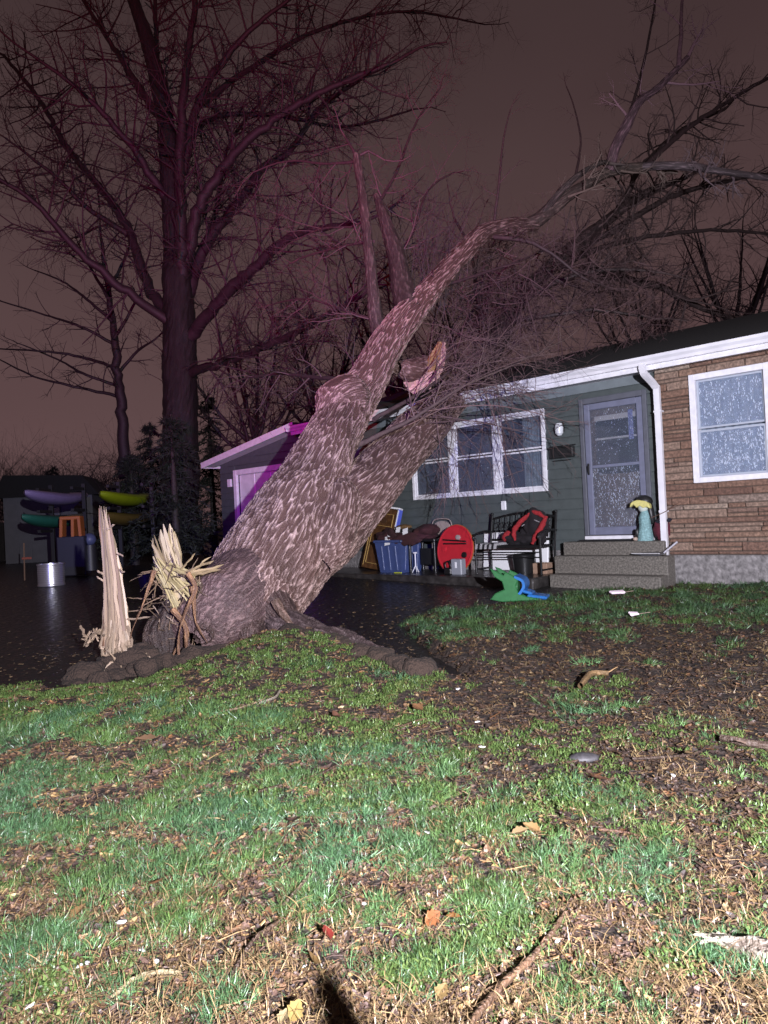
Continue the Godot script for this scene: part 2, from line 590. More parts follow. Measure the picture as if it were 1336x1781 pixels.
# ---------------------------------------------------------------- house
func openings_wall(g: G, x0: float, x1: float, y0: float, y1: float, z0: float, z1: float, holes: Array) -> void:
	var xs := [x0, x1]
	for h in holes:
		xs.append(h[0]); xs.append(h[1])
	xs.sort()
	for k in xs.size() - 1:
		var a: float = xs[k]
		var b: float = xs[k + 1]
		if b - a < 0.001 or a < x0 or b > x1: continue
		var y := y0
		for h in holes:
			if h[0] <= a + 0.001 and h[1] >= b - 0.001:
				if h[2] > y: g.bx(a, b, y, h[2], z0, z1)
				y = h[3]
		if y1 > y: g.bx(a, b, y, y1, z0, z1)

func house() -> void:
	var h := thing("house", "low single-storey house with grey-green siding, white gutter and a brown stone front", "house", HOUSE_AT, HOUSE_TURN)
	var win := [[-4.16, -3.17, 1.5, 2.84], [-3.17, -2.18, 1.5, 2.84], [-2.18, -1.19, 1.5, 2.84]]
	var door := [-0.55, 0.54, 0.66, 2.88]
	var rw := [1.25, 2.24, 1.46, 2.95]
	# walls
	var g := G.new()
	openings_wall(g, -7.0, 0.71, 0.0, 3.22, -0.2, -0.02, [[-4.16, -1.19, 1.5, 2.84], door])
	obj("wall", g, M.siding, h)
	g = G.new()
	openings_wall(g, 0.712, 4.6, 0.3, 3.22, -0.2, 0.1, [rw])
	obj("wall", g, M.mortar, h)
	g = G.new()
	g.bx(-7.0, -6.82, 0, 3.22, -9.0, -0.202)
	g.prism(PackedVector2Array([Vector2(-9, 3.221), Vector2(-0.2, 3.221), Vector2(-4.6, 4.5)]), 0.18, Transform3D(Basis(Vector3(0, 0, 1), Vector3.UP, Vector3(-1, 0, 0)), Vector3(-6.91, 0, 0)))
	g.bx(4.42, 4.6, 0, 3.22, -9.0, -0.202)
	g.prism(PackedVector2Array([Vector2(-9, 3.221), Vector2(-0.2, 3.221), Vector2(-4.6, 4.5)]), 0.18, Transform3D(Basis(Vector3(0, 0, 1), Vector3.UP, Vector3(-1, 0, 0)), Vector3(4.51, 0, 0)))
	g.bx(-6.818, 4.418, 0, 3.22, -9.0, -8.82)
	obj("wall", g, M.siding, h)
	g = G.new()
	g.bx(-6.81, 4.41, 0.5, 0.6, -8.81, -0.21)
	obj("floor", g, M.inside, h)
	g = G.new()
	g.bx(-6.81, 4.41, 3.05, 3.15, -8.81, -0.21)
	g.bx(-6.81, 4.41, 0.601, 3.049, -4.0, -3.9)
	g.bx(0.7, 0.8, 0.601, 3.049, -3.899, -0.21)
	g.bx(-0.95, -0.85, 0.601, 3.049, -3.899, -0.21)
	obj("inner_wall", g, M.inside, h)
	# foundation
	g = G.new()
	g.bx(-7.02, 0.6, -0.2, 0.49, -0.019, 0.02, 0.008)
	obj("foundation", g, M.foundation, h)
	g = G.new()
	g.bx(0.83, 4.62, -0.2, 0.425, 0.101, 0.2, 0.015)
	obj("foundation", g, M.foundation, h)
	# siding boards, course by course
	var course := 0.1675
	for k in 15:
		var y0 := 0.495 + k * course
		if y0 > 2.95: break
		var spans := [[-7.0, 0.68]]
		for o in [[-4.16, -1.19, 1.5, 2.84], door]:
			if minf(y0 + course, o[3]) - maxf(y0, o[2]) > course * 0.5:
				var nx := []
				for s in spans:
					if o[0] > s[0] and o[1] < s[1]:
						nx.append([s[0], o[0] - 0.003]); nx.append([o[1] + 0.003, s[1]])
					else: nx.append(s)
				spans = nx
		for s in spans:
			var cuts := [s[0]]
			var x: float = s[0] + rng.randf_range(1.6, 3.4)
			while x < s[1] - 0.5:
				cuts.append(x); x += rng.randf_range(2.6, 3.6)
			cuts.append(s[1])
			for q in cuts.size() - 1:
				var b := G.new()
				var w: float = cuts[q + 1] - cuts[q] - 0.002
				var sh := 0.004 * rng.randf()
				b.prism(PackedVector2Array([Vector2(-0.018, y0 - 0.004), Vector2(0.022 + sh, y0 - 0.004), Vector2(0.024 + sh, y0 + 0.012), Vector2(0.012, y0 + course * 0.82), Vector2(0.003, y0 + course - 0.006), Vector2(-0.018, y0 + course - 0.006)]), w, Transform3D(Basis(Vector3(0, 0, 1), Vector3.UP, Vector3(-1, 0, 0)), Vector3((cuts[q] + cuts[q + 1]) / 2.0, 0, 0)))
				obj("siding_board", b, M.siding, h)
	g = G.new()
	g.bx(-7.0, 0.634, 3.0, 3.2, 0.0, 0.03)
	obj("frieze_board", g, M.frieze, h)
	g = G.new()
	g.bx(0.635, 0.708, 0.45, 3.12, -0.01, 0.06, 0.006)
	obj("corner_trim", g, M.siding, h)
	# stone veneer, stone by stone
	var tones := []
	for cc in [Color(0.29, 0.165, 0.115), Color(0.36, 0.24, 0.18), Color(0.25, 0.14, 0.1), Color(0.33, 0.2, 0.14), Color(0.44, 0.33, 0.26), Color(0.27, 0.165, 0.125), Color(0.2, 0.105, 0.075), Color(0.33, 0.24, 0.195)]:
		tones.append(mat(cc, 0.75, 0, "mottle", 2.6, "rough", 0.9))
	var y := 0.43
	while y < 3.16:
		var rh := minf(rng.randf_range(0.045, 0.13), 3.2 - y)
		for edge in [rw[2] - 0.018, rw[3] + 0.02]:
			if y < edge - 0.001 and y + rh > edge - 0.05: rh = edge - y
		var x := 0.72 - rng.randf() * 0.3
		while x < 4.6:
			var w := rng.randf_range(0.22, 1.05) if rh < 0.1 else rng.randf_range(0.25, 0.75)
			var a := maxf(x, 0.72)
			var b := minf(x + w, 4.6)
			x += w
			if b - a < 0.05: continue
			var pieces := [[a, b]]
			if y + rh > rw[2] and y < rw[3] + 0.01:
				if a < rw[1] + 0.03 and b > rw[0] - 0.03:
					pieces = []
					if a < rw[0] - 0.08: pieces.append([a, rw[0] - 0.032])
					if b > rw[1] + 0.08: pieces.append([rw[1] + 0.032, b])
			for p in pieces:
				var layers := [[y, rh]]
				if rh > 0.11 and rng.randf() < 0.45: layers = [[y, rh * 0.45], [y + rh * 0.45, rh * 0.55]]
				for l in layers:
					var b2 := G.new()
					var d := rng.randf_range(0.035, 0.052)
					b2.box(Vector3(p[1] - p[0] - 0.012, l[1] - 0.012, d), Transform3D(Basis(), Vector3((p[0] + p[1]) / 2.0, l[0] + l[1] / 2.0, 0.1 + d / 2.0)), 0.009, 0.0035, rng)
					obj("stone", b2, tones[mini(7, int(absf(rng.randfn(0, 3.0))))], h)
		y += rh
	# roof
	var sl := (4.74 - 3.3) / 4.95
	g = G.new()
	var up := PackedVector2Array([Vector2(0.48, 3.26), Vector2(0.48, 3.3), Vector2(-4.47, 4.74), Vector2(-9.5, 3.35), Vector2(-9.5, 3.30), Vector2(-4.47, 4.66)])
	g.prism(up, 12.2, Transform3D(Basis(Vector3(0, 0, 1), Vector3.UP, Vector3(-1, 0, 0)), Vector3(-1.2, 0, 0)))
	obj("roof_deck", g, M.roof, h)
	g = G.new()
	var ang := atan(sl)
	for r in 34:
		var zz := 0.5 - r * 0.145 * cos(ang)
		var yy := 3.305 + r * 0.145 * sin(ang)
		var xx := -7.3 + (0.15 if r % 2 else 0.0)
		while xx < 4.9:
			g.box(Vector3(0.285, 0.008 + rng.randf() * 0.004, 0.19), Transform3D(Basis(Vector3.RIGHT, ang + 0.03), Vector3(xx + 0.15, yy + 0.012, zz - 0.08)))
			xx += 0.3
	tag(obj("shingles", g, M.roof, h), "", "", "", "stuff")
	# eaves
	g = G.new()
	g.bx(-7.25, 4.85, 3.13, 3.15, -0.021, 0.44)
	obj("soffit", g, M.trim, h)
	for seg in [[-7.27, -3.6], [-3.598, 4.87]]:
		g = G.new()
		g.bx(seg[0], seg[1], 3.09, 3.295, 0.441, 0.462, 0.004)
		obj("fascia", g, M.trim, h)
	var prof := PackedVector2Array([Vector2(0.464, 3.16), Vector2(0.535, 3.16), Vector2(0.55, 3.2), Vector2(0.585, 3.235), Vector2(0.59, 3.275), Vector2(0.575, 3.275), Vector2(0.572, 3.242), Vector2(0.54, 3.21), Vector2(0.53, 3.17), Vector2(0.47, 3.17), Vector2(0.47, 3.275), Vector2(0.464, 3.275)])
	for seg in [[-7.3, -4.9, 0.0], [-4.9, -3.75, -0.06], [-3.05, 4.9, 0.0]]:
		g = G.new()
		var w: float = seg[1] - seg[0]
		g.prism(prof, w, Transform3D(Basis(Vector3(0, 0, 1), Vector3.UP, Vector3(-1, 0, 0)).rotated(Vector3(0, 0, 1), seg[2]), Vector3((seg[0] + seg[1]) / 2.0, absf(seg[2]) * -0.6, 0)))
		g.bx(seg[0], seg[0] + 0.004, 3.17, 3.27, 0.472, 0.57)
		obj("gutter", g, M.gutter, h)
	# rainwater pipe
	g = G.new()
	var dp := spline([Vector3(0.72, 3.17, 0.53), Vector3(0.725, 3.06, 0.52), Vector3(0.78, 2.88, 0.27), Vector3(0.79, 2.7, 0.235), Vector3(0.79, 1.2, 0.235), Vector3(0.79, 0.42, 0.235)], 0.06)
	g.strip(dp, 0.085, 0.06, Vector3.RIGHT)
	var pipe := obj("downspout", g, M.gutter, h)
	g = G.new()
	g.blob(Vector3(0.075, 0.11, 0.06), Transform3D(Basis(), Vector3(0.79, 0.33, 0.25)), nf, 0.5, 14, 10, Vector3(3, 1, 2), 0.9)
	obj("foil_wrap", g, M.steel, pipe)
	g = G.new()
	g.tube(PackedVector3Array([Vector3(0.79, 0.3, 0.25), Vector3(0.8, 0.12, 0.28), Vector3(0.81, 0.03, 0.37)]), PackedFloat32Array([0.05, 0.05, 0.048]), 12, true)
	obj("outlet_pipe", g, M.trim, pipe)
	for yy in [1.05, 2.5]:
		g = G.new()
		g.bx(0.735, 0.845, yy, yy + 0.03, 0.16, 0.272, 0.004)
		obj("strap", g, M.gutter, pipe)
	# three windows and the one in the stone
	for k in 3: window(h, win[k], k)
	window(h, rw, 3)
	storm_door(h, door)
	# small fittings
	g = G.new()
	g.bx(-2.13, -2.03, 1.2, 1.36, 0.012, 0.05, 0.01)
	obj("outlet_box", g, M.white_plastic, h)
	var pl := G.new()
	pl.bx(-0.93, -0.83, 2.42, 2.58, 0.02, 0.05, 0.01)
	var lampb := obj("porch_light", pl, M.black_metal, h)
	pl = G.new()
	pl.lathe([Vector2(0.03, 2.36), Vector2(0.065, 2.4), Vector2(0.07, 2.5), Vector2(0.05, 2.56), Vector2(0.0, 2.57)], 16, Transform3D(Basis(), Vector3(-0.88, 0, 0.12)))
	obj("shade", pl, mat(Color(0.55, 0.57, 0.6), 0.2), lampb)
	# steps
	var st := thing("concrete_steps", "three worn concrete steps leading up to the storm door", "steps", HOUSE_AT, HOUSE_TURN)
	for s in [[-0.79, 0.82, -0.1, 0.64, 0.03, 0.35], [-0.8, 0.97, -0.1, 0.44, 0.352, 0.63], [-0.73, 0.98, -0.1, 0.18, 0.632, 0.92]]:
		g = G.new()
		g.bx(s[0], s[1], s[2], s[3], s[4] if s[4] > 0.1 else 0.078, s[5], 0.014)
		obj("step", g, M.concrete, st)
	# patio
	var pt := G.new()
	pt.bx(-6.4, -0.82, -0.2, 0.15, 0.022, 1.25, 0.02)
	var slab := obj("patio", pt, M.wet_concrete)
	slab.position = HOUSE_AT; slab.rotation.y = HOUSE_TURN
	tag(slab, "wet concrete patio slab along the front of the house", "", "", "structure")
	garage()

func window(h: Node3D, r: Array, k: int) -> void:
	var zo := 0.0 if k < 3 else 0.14
	var g := G.new()
	var t := 0.07 if k < 3 else 0.085
	var dz := 0.045 + zo
	var l: float = r[0] + (0.002 if k < 3 else -0.03)
	var rr: float = r[1] - (0.002 if k < 3 else -0.03)
	var b: float = r[2] - 0.02
	var u: float = r[3] + 0.02
	g.bx(l, l + t, b, u, -0.05, dz, 0.006)
	g.bx(rr - t, rr, b, u, -0.05, dz, 0.006)
	g.bx(l + t, rr - t, u - t, u, -0.049, dz - 0.002, 0.006)
	g.bx(l + t, rr - t, b, b + t * 0.9, -0.049, dz + 0.004, 0.006)
	var w := obj("window", g, M.trim, h)
	var mid: float = (r[2] + r[3]) / 2.0 + (0.03 if k < 3 else -0.02)
	for s in 2:
		var y0: float = mid + 0.012 if s else b + t * 0.9 + 0.002
		var y1: float = u - t - 0.002 if s else mid - 0.012
		var z := zo - 0.01 if s else zo + 0.012
		var x0 := l + t + 0.002
		var x1 := rr - t - 0.002
		var f := G.new()
		var e := 0.03
		f.bx(x0, x0 + e, y0, y1, z - 0.025, z, 0.004)
		f.bx(x1 - e, x1, y0, y1, z - 0.025, z, 0.004)
		f.bx(x0 + e, x1 - e, y1 - e, y1, z - 0.024, z - 0.001, 0.004)
		f.bx(x0 + e, x1 - e, y0, y0 + e, z - 0.024, z - 0.001, 0.004)
		obj("sash", f, M.trim if k < 3 else mat(Color(0.34, 0.37, 0.44), 0.5), w)
		var p := G.new()
		p.bx(x0 + e, x1 - e, y0 + e, y1 - e, z - 0.014, z - 0.01)
		obj("pane", p, M.clear_glass if k < 3 else M.wet_glass, w)
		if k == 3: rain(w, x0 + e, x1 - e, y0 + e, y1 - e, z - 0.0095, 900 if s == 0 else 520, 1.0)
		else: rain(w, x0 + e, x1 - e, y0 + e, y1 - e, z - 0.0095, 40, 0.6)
	if k == 2 or k == 3:
		for part in ([[0.45, 0.95]] if k == 2 else [[0.03, 0.97]]):
			var cg := G.new()
			var pts := []
			var m := 60
			for q in m + 1:
				var x: float = lerpf(r[0], r[1], lerpf(part[0], part[1], float(q) / m))
				pts.append(Vector2(x, -0.16 + zo + 0.018 * sin(q * 0.9) + 0.012 * sin(q * 0.37 + 1.0)))
			for q in m:
				var a: Vector2 = pts[q]
				var d: Vector2 = pts[q + 1]
				cg.quad(Vector3(a.x, r[2] + 0.02, a.y), Vector3(d.x, r[2] + 0.02, d.y), Vector3(d.x, r[3] - 0.02, d.y), Vector3(a.x, r[3] - 0.02, a.y))
			obj("curtain", cg, mat(Color(0.17, 0.21, 0.24) if k == 2 else Color(0.3, 0.37, 0.47), 0.9, 0, "mottle", 2.0), w)

func storm_door(h: Node3D, r: Array) -> void:
	var fr := mat(Color(0.1, 0.105, 0.13), 0.5, 0, "soft", 1.5)
	var al := mat(Color(0.155, 0.165, 0.235), 0.4, 0, "soft", 1.5)
	var g := G.new()
	var l: float = r[0] - 0.005
	var rr: float = r[1] + 0.01
	g.bx(l, l + 0.07, r[2] + 0.06, r[3] + 0.02, -0.1, 0.06, 0.008)
	g.bx(rr - 0.07, rr, r[2] + 0.06, r[3] + 0.02, -0.1, 0.062, 0.008)
	g.bx(l + 0.07, rr - 0.07, r[3] - 0.07, r[3] + 0.02, -0.1, 0.058, 0.008)
	obj("door_frame", g, fr, h)
	g = G.new()
	g.bx(l, rr, r[2] - 0.06, r[2] + 0.058, -0.1, 0.075, 0.01)
	obj("door_sill", g, M.trim, h)
	g = G.new()
	var a := l + 0.075
	var b := rr - 0.075
	var y0: float = r[2] + 0.07
	var y1: float = r[3] - 0.075
	var s := 0.095
	var mid := lerpf(y0, y1, 0.52)
	g.bx(a, a + s, y0, y1, 0.0, 0.04, 0.008)
	g.bx(b - s, b, y0, y1, 0.0, 0.04, 0.008)
	g.bx(a + s, b - s, y1 - s, y1, 0.001, 0.039, 0.006)
	g.bx(a + s, b - s, y0, y0 + s * 1.3, 0.001, 0.039, 0.006)
	g.bx(a + s, b - s, mid - 0.022, mid + 0.022, 0.004, 0.036, 0.006)
	var d := obj("storm_door", g, al, h)
	g = G.new()
	g.bx(a + s, b - s, mid + 0.022, y1 - s, 0.014, 0.019)
	obj("pane", g, M.screen_glass, d)
	g = G.new()
	g.bx(a + s, b - s, y0 + s * 1.3, mid - 0.022, 0.018, 0.023)
	obj("pane", g, M.screen_glass, d)
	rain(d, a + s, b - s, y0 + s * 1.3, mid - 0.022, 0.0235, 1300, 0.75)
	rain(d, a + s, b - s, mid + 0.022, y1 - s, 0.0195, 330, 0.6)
	g = G.new()
	g.bx(a + 0.03, a + 0.06, mid - 0.12, mid + 0.06, 0.041, 0.065, 0.006)
	g.bar(Vector3(a + 0.045, mid - 0.1, 0.066), Vector3(a + 0.045, mid + 0.02, 0.085), 0.02, 0.018, 0.004)
	obj("handle", g, M.black_metal, d)
	# inner door standing in the opening, with its own light
	g = G.new()
	var wd := mat(Color(0.085, 0.06, 0.05), 0.6, 0, "mottle", 1.5)
	openings_wall(g, a - 0.04, b + 0.04, y0 - 0.06, y1 + 0.04, -0.09, -0.05, [[a + 0.14, b - 0.14, y0 + 0.95, y1 - 0.2]])
	var inner := obj("inner_door", g, wd, h)
	g = G.new()
	for q in 4:
		var xx := lerpf(a + 0.1, b - 0.1, q / 4.0)
		g.bx(xx + 0.02, xx + (b - a - 0.2) / 4.0 - 0.02, y0 + 0.12, y0 + 0.75, -0.049, -0.041, 0.006)
	obj("door_panel", g, wd, inner)
	g = G.new()
	g.bx(a + 0.14, b - 0.14, y1 - 0.28, y1 - 0.2, -0.048, -0.03, 0.004)
	g.bx(a + 0.14, b - 0.14, lerpf(y0, y1, 0.72), lerpf(y0, y1, 0.735), -0.048, -0.03, 0.004)
	obj("blind", g, mat(Color(0.22, 0.21, 0.22), 0.8), inner)
	g = G.new()
	g.bx(b - 0.26, b - 0.18, y1 - 0.62, y1 - 0.16, -0.046, -0.02, 0.02)
	obj("towel", g, mat(Color(0.12, 0.14, 0.34), 0.9, 0, "mottle", 4.0), inner)

func garage() -> void:
	var h := thing("garage", "grey-sided attached garage with a white door, left of the leaning trunk", "garage", HOUSE_AT, HOUSE_TURN)
	var yat := func(x: float) -> float: return 3.3 + (x + 7.3) * 0.155
	var g := G.new()
	openings_wall(g, -10.75, -7.03, 0.05, 2.6, -0.2, -0.02, [[-10.0, -7.4, 0.16, 2.42]])
	g.prism(PackedVector2Array([Vector2(-10.75, 2.601), Vector2(-7.31, 2.601), Vector2(-7.31, yat.call(-7.31) - 0.02), Vector2(-10.75, yat.call(-10.75) - 0.02)]), 0.18, Transform3D(Basis(), Vector3(0, 0, -0.11)))
	obj("wall", g, M.siding, h)
	g = G.new()
	g.bx(-10.75, -10.57, 0.05, 2.6, -6.0, -0.202)
	g.bx(-10.568, -7.03, 0.05, 2.6, -6.0, -5.82)
	obj("wall", g, M.siding, h)
	# siding
	for k in 18:
		var y0 := 0.32 + k * 0.1675
		for s in [[-10.75, -10.13], [-10.13, -7.3]]:
			if s[0] > -10.5 and y0 < 2.5: continue
			var x0: float = s[0]
			var top := y0 + 0.16
			if top > yat.call(x0): x0 = (top - 3.3) / 0.155 - 7.3
			if x0 > s[1] - 0.1: continue
			var b := G.new()
			b.prism(PackedVector2Array([Vector2(-0.018, y0), Vector2(0.022, y0), Vector2(0.022, y0 + 0.012), Vector2(0.003, y0 + 0.162), Vector2(-0.018, y0 + 0.162)]), s[1] - x0 - 0.003, Transform3D(Basis(Vector3(0, 0, 1), Vector3.UP, Vector3(-1, 0, 0)), Vector3((x0 + s[1]) / 2.0, 0, 0)))
			obj("siding_board", b, M.siding, h)
	# door of four raised rows
	var dm := mat(Color(0.72, 0.71, 0.74), 0.35, 0, "soft", 0.9)
	g = G.new()
	g.bx(-10.13, -10.0, 0.16, 2.55, -0.03, 0.05, 0.008)
	g.bx(-7.4, -7.3, 0.16, 2.55, -0.03, 0.05, 0.008)
	g.bx(-9.999, -7.401, 2.42, 2.55, -0.03, 0.05, 0.008)
	obj("door_frame", g, M.trim, h)
	g = G.new()
	g.bx(-10.0, -7.4, 0.16, 2.42, -0.09, -0.06)
	var gd := obj("garage_door", g, dm, h)
	for r in 4:
		for q in 4:
			var p := G.new()
			p.bx(-9.98 + q * 0.645, -9.98 + q * 0.645 + 0.635, 0.18 + r * 0.56, 0.18 + r * 0.56 + 0.55, -0.0595, -0.035, 0.012)
			obj("door_panel", p, dm, gd)
	g = G.new()
	g.bx(-10.36, -10.2, 2.14, 2.34, 0.024, 0.08, 0.01)
	obj("vent_hood", g, M.trim, h)
	# sloping roof and its white edge
	var a := Vector3(-11.05, yat.call(-11.05), 0)
	var b2 := Vector3(-7.32, yat.call(-7.32), 0)
	var dir := (b2 - a).normalized()
	var bs := Basis(dir, Vector3(0, 0, 1).cross(dir), Vector3(0, 0, 1))
	g = G.new()
	g.box(Vector3(a.distance_to(b2), 0.07, 6.6), Transform3D(bs, (a + b2) / 2.0 + Vector3(0, 0.06, -2.95)))
	obj("roof", g, M.roof, h)
	g = G.new()
	g.box(Vector3(a.distance_to(b2) + 0.02, 0.15, 0.025), Transform3D(bs, (a + b2) / 2.0 + Vector3(0, 0.025, 0.366)), 0.005)
	g.box(Vector3(0.025, 0.14, 6.6), Transform3D(bs, a + Vector3(-0.014, 0.025, -2.96)), 0.005)
	obj("rake_board", g, M.trim, h)
	g = G.new()
	g.box(Vector3(a.distance_to(b2), 0.012, 0.36), Transform3D(bs, (a + b2) / 2.0 + Vector3(0, -0.02, 0.17)))
	obj("soffit", g, M.trim, h)

# raindrops and short runs of water on a pane, sparkle painted in
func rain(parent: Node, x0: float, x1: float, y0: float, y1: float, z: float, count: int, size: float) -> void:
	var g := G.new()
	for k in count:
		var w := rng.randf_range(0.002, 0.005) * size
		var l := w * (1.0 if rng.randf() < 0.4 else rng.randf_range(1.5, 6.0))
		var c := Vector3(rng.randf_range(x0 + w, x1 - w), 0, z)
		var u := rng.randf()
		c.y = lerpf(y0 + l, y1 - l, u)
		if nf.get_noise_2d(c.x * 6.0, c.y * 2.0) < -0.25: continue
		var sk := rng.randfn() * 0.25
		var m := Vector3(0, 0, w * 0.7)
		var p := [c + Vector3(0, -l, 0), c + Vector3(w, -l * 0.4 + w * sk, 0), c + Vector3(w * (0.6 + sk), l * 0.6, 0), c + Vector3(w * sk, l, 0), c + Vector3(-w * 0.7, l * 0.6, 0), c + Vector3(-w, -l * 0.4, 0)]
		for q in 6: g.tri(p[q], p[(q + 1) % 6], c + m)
	tag(obj("raindrops", g, M.glint_drop, parent), "", "", "", "stuff")

# ---------------------------------------------------------------- bark and branches
# a trunk or limb: rings along a spline, pushed in and out by the ridges of its bark
func bark_tube(pts: Array, rad: Array, sides: int, step: float, amp: float, pale: Color, dark: Color, sd: int, lump := 0.05, end_tint := 1.0) -> G:
	var p := spline(pts, step)
	var r := spread(pts, rad, step)
	var g := G.new()
	var ridge := FastNoiseLite.new()
	ridge.noise_type = FastNoiseLite.TYPE_SIMPLEX_SMOOTH
	ridge.frequency = 17.0; ridge.fractal_octaves = 2; ridge.fractal_gain = 0.4; ridge.seed = sd
	ridge.domain_warp_enabled = true; ridge.domain_warp_amplitude = 0.035; ridge.domain_warp_frequency = 6.0; ridge.domain_warp_fractal_type = FastNoiseLite.DOMAIN_WARP_FRACTAL_NONE
	var big := FastNoiseLite.new()
	big.frequency = 0.9; big.fractal_octaves = 2; big.seed = sd + 3
	var m := p.size()
	var x := Vector3.RIGHT
	var s_len := 0.0
	for a in m:
		var tn := (p[mini(a + 1, m - 1)] - p[maxi(a - 1, 0)]).normalized()
		x = (x - tn * x.dot(tn)).normalized()
		var y := tn.cross(x)
		if a > 0: s_len += p[a].distance_to(p[a - 1])
		for s in sides + 1:
			var th := TAU * (s % sides) / sides
			var o := x * cos(th) + y * sin(th)
			var q := Vector3(cos(th) * r[a], s_len * 0.13, sin(th) * r[a])
			var nn := ridge.get_noise_3dv(q)
			var k := 1.0 - clampf(absf(nn) * 3.0, 0, 1)
			var wv := ridge.get_noise_3dv(q * 2.1 + Vector3(7, 3, 1))
			k = clampf(k * (0.9 + 0.55 * wv) + 0.06 * wv, 0.0, 1.0)
			var lp := big.get_noise_3d(cos(th) * r[a] * 1.5, s_len, sin(th) * r[a] * 1.5)
			g.v.push_back(p[a] + o * (r[a] * (1.0 + lump * lp * 2.0) + amp * (k - 0.4)))
			g.n.push_back(o)
			g.uv.push_back(Vector2(float(s) / sides, s_len))
			var c := dark.lerp(pale, clampf(pow(k, 2.9) * 1.35 - 0.03, 0, 1))
			g.c.push_back(c * ((0.86 + 0.3 * lp) * lerpf(1.0, end_tint, float(a) / (m - 1))))
	for a in m - 1:
		for s in sides:
			var q0 := a * (sides + 1) + s
			var q2 := q0 + sides + 2
			for e in [q0, q2, q0 + 1, q0, q2 - 1, q2]: g.i.push_back(e)
	g.smooth(0)
	for a in m:      # close the seam
		var q := a * (sides + 1)
		var avg := (g.n[q] + g.n[q + sides]).normalized()
		g.n[q] = avg; g.n[q + sides] = avg
	return g

# branchlets growing out along dir, ever thinner
func grow(g: G, p: Vector3, dir: Vector3, length: float, r: float, level: int, up: float, wild: float, rg: RandomNumberGenerator, many := 5) -> void:
	var segs := 4 if level > 0 else 3
	var pts := PackedVector3Array([p])
	var rr := PackedFloat32Array([r])
	var d := dir
	for k in segs:
		d = (d + Vector3(rg.randf_range(-1, 1), rg.randf_range(-1, 1) + up, rg.randf_range(-1, 1)) * wild).normalized()
		p += d * length / segs
		pts.push_back(p)
		rr.push_back(r * lerpf(1.0, 0.42, float(k + 1) / segs))
	g.tube(pts, rr, 3 if level == 0 else (4 if level == 1 else 5))
	if level <= 0: return
	for k in many:
		var t := rg.randf_range(0.2, 1.0) * segs
		var a := mini(int(t), segs - 1)
		var q := pts[a].lerp(pts[a + 1], t - a)
		var along := (pts[a + 1] - pts[a]).normalized()
		var side := along.cross(Vector3(rg.randfn(), rg.randfn(), rg.randfn())).normalized()
		grow(g, q, (along * rg.randf_range(0.4, 1.1) + side).normalized(), length * rg.randf_range(0.4, 0.68), maxf(rr[a] * 0.5, 0.0022), level - 1, up, wild, rg, many)

# a limb with its own mesh; twigs go to the crown mesh
func limb(parent: Node, crown: G, pts: Array, rad: Array, rg: RandomNumberGenerator, every: float, size: float, level: int, up := 0.12, wild := 0.28, from := 0.15, col := Color(0.05, 0.036, 0.036), called := "limb") -> void:
	var sp := spline(pts, 0.22)
	var r := spread(pts, rad, 0.22)
	for k in sp.size():
		if k > 0 and k < sp.size() - 1: sp[k] += Vector3(rg.randfn(), rg.randfn(), rg.randfn()) * r[k] * 0.18
	if col.a < 0.9:
		obj(called, bark_tube(pts, rad, 44, 0.035, 0.008, Color(col.r, col.g, col.b) * 1.7, Color(col.r, col.g, col.b) * 0.55, 19, 0.1), M.bark, parent)
	else:
		var g := G.new()
		g.col = col
		g.tube(sp, r, 10 if rad[0] > 0.08 else 7, true)
		obj(called, g, M.limb, parent)
	col.a = 1.0
	crown.col = col
	var s := 0.0
	var next := every * rg.randf()
	for k in range(int(sp.size() * from), sp.size() - 1):
		s += sp[k].distance_to(sp[k + 1])
		while s > next:
			next += every * rg.randf_range(0.5, 1.5)
			var along := (sp[k + 1] - sp[k]).normalized()
			var side := along.cross(Vector3(rg.randfn(), rg.randfn(), rg.randfn())).normalized()
			grow(crown, sp[k], (along * rg.randf_range(0.3, 1.0) + side).normalized(), size * rg.randf_range(0.5, 1.1), clampf(r[k] * 0.45, 0.005, 0.03), level, up, wild, rg)
	grow(crown, sp[sp.size() - 1], (sp[sp.size() - 1] - sp[sp.size() - 2]).normalized(), size * 0.7, r[r.size() - 1] * 0.9, level, up, wild, rg)

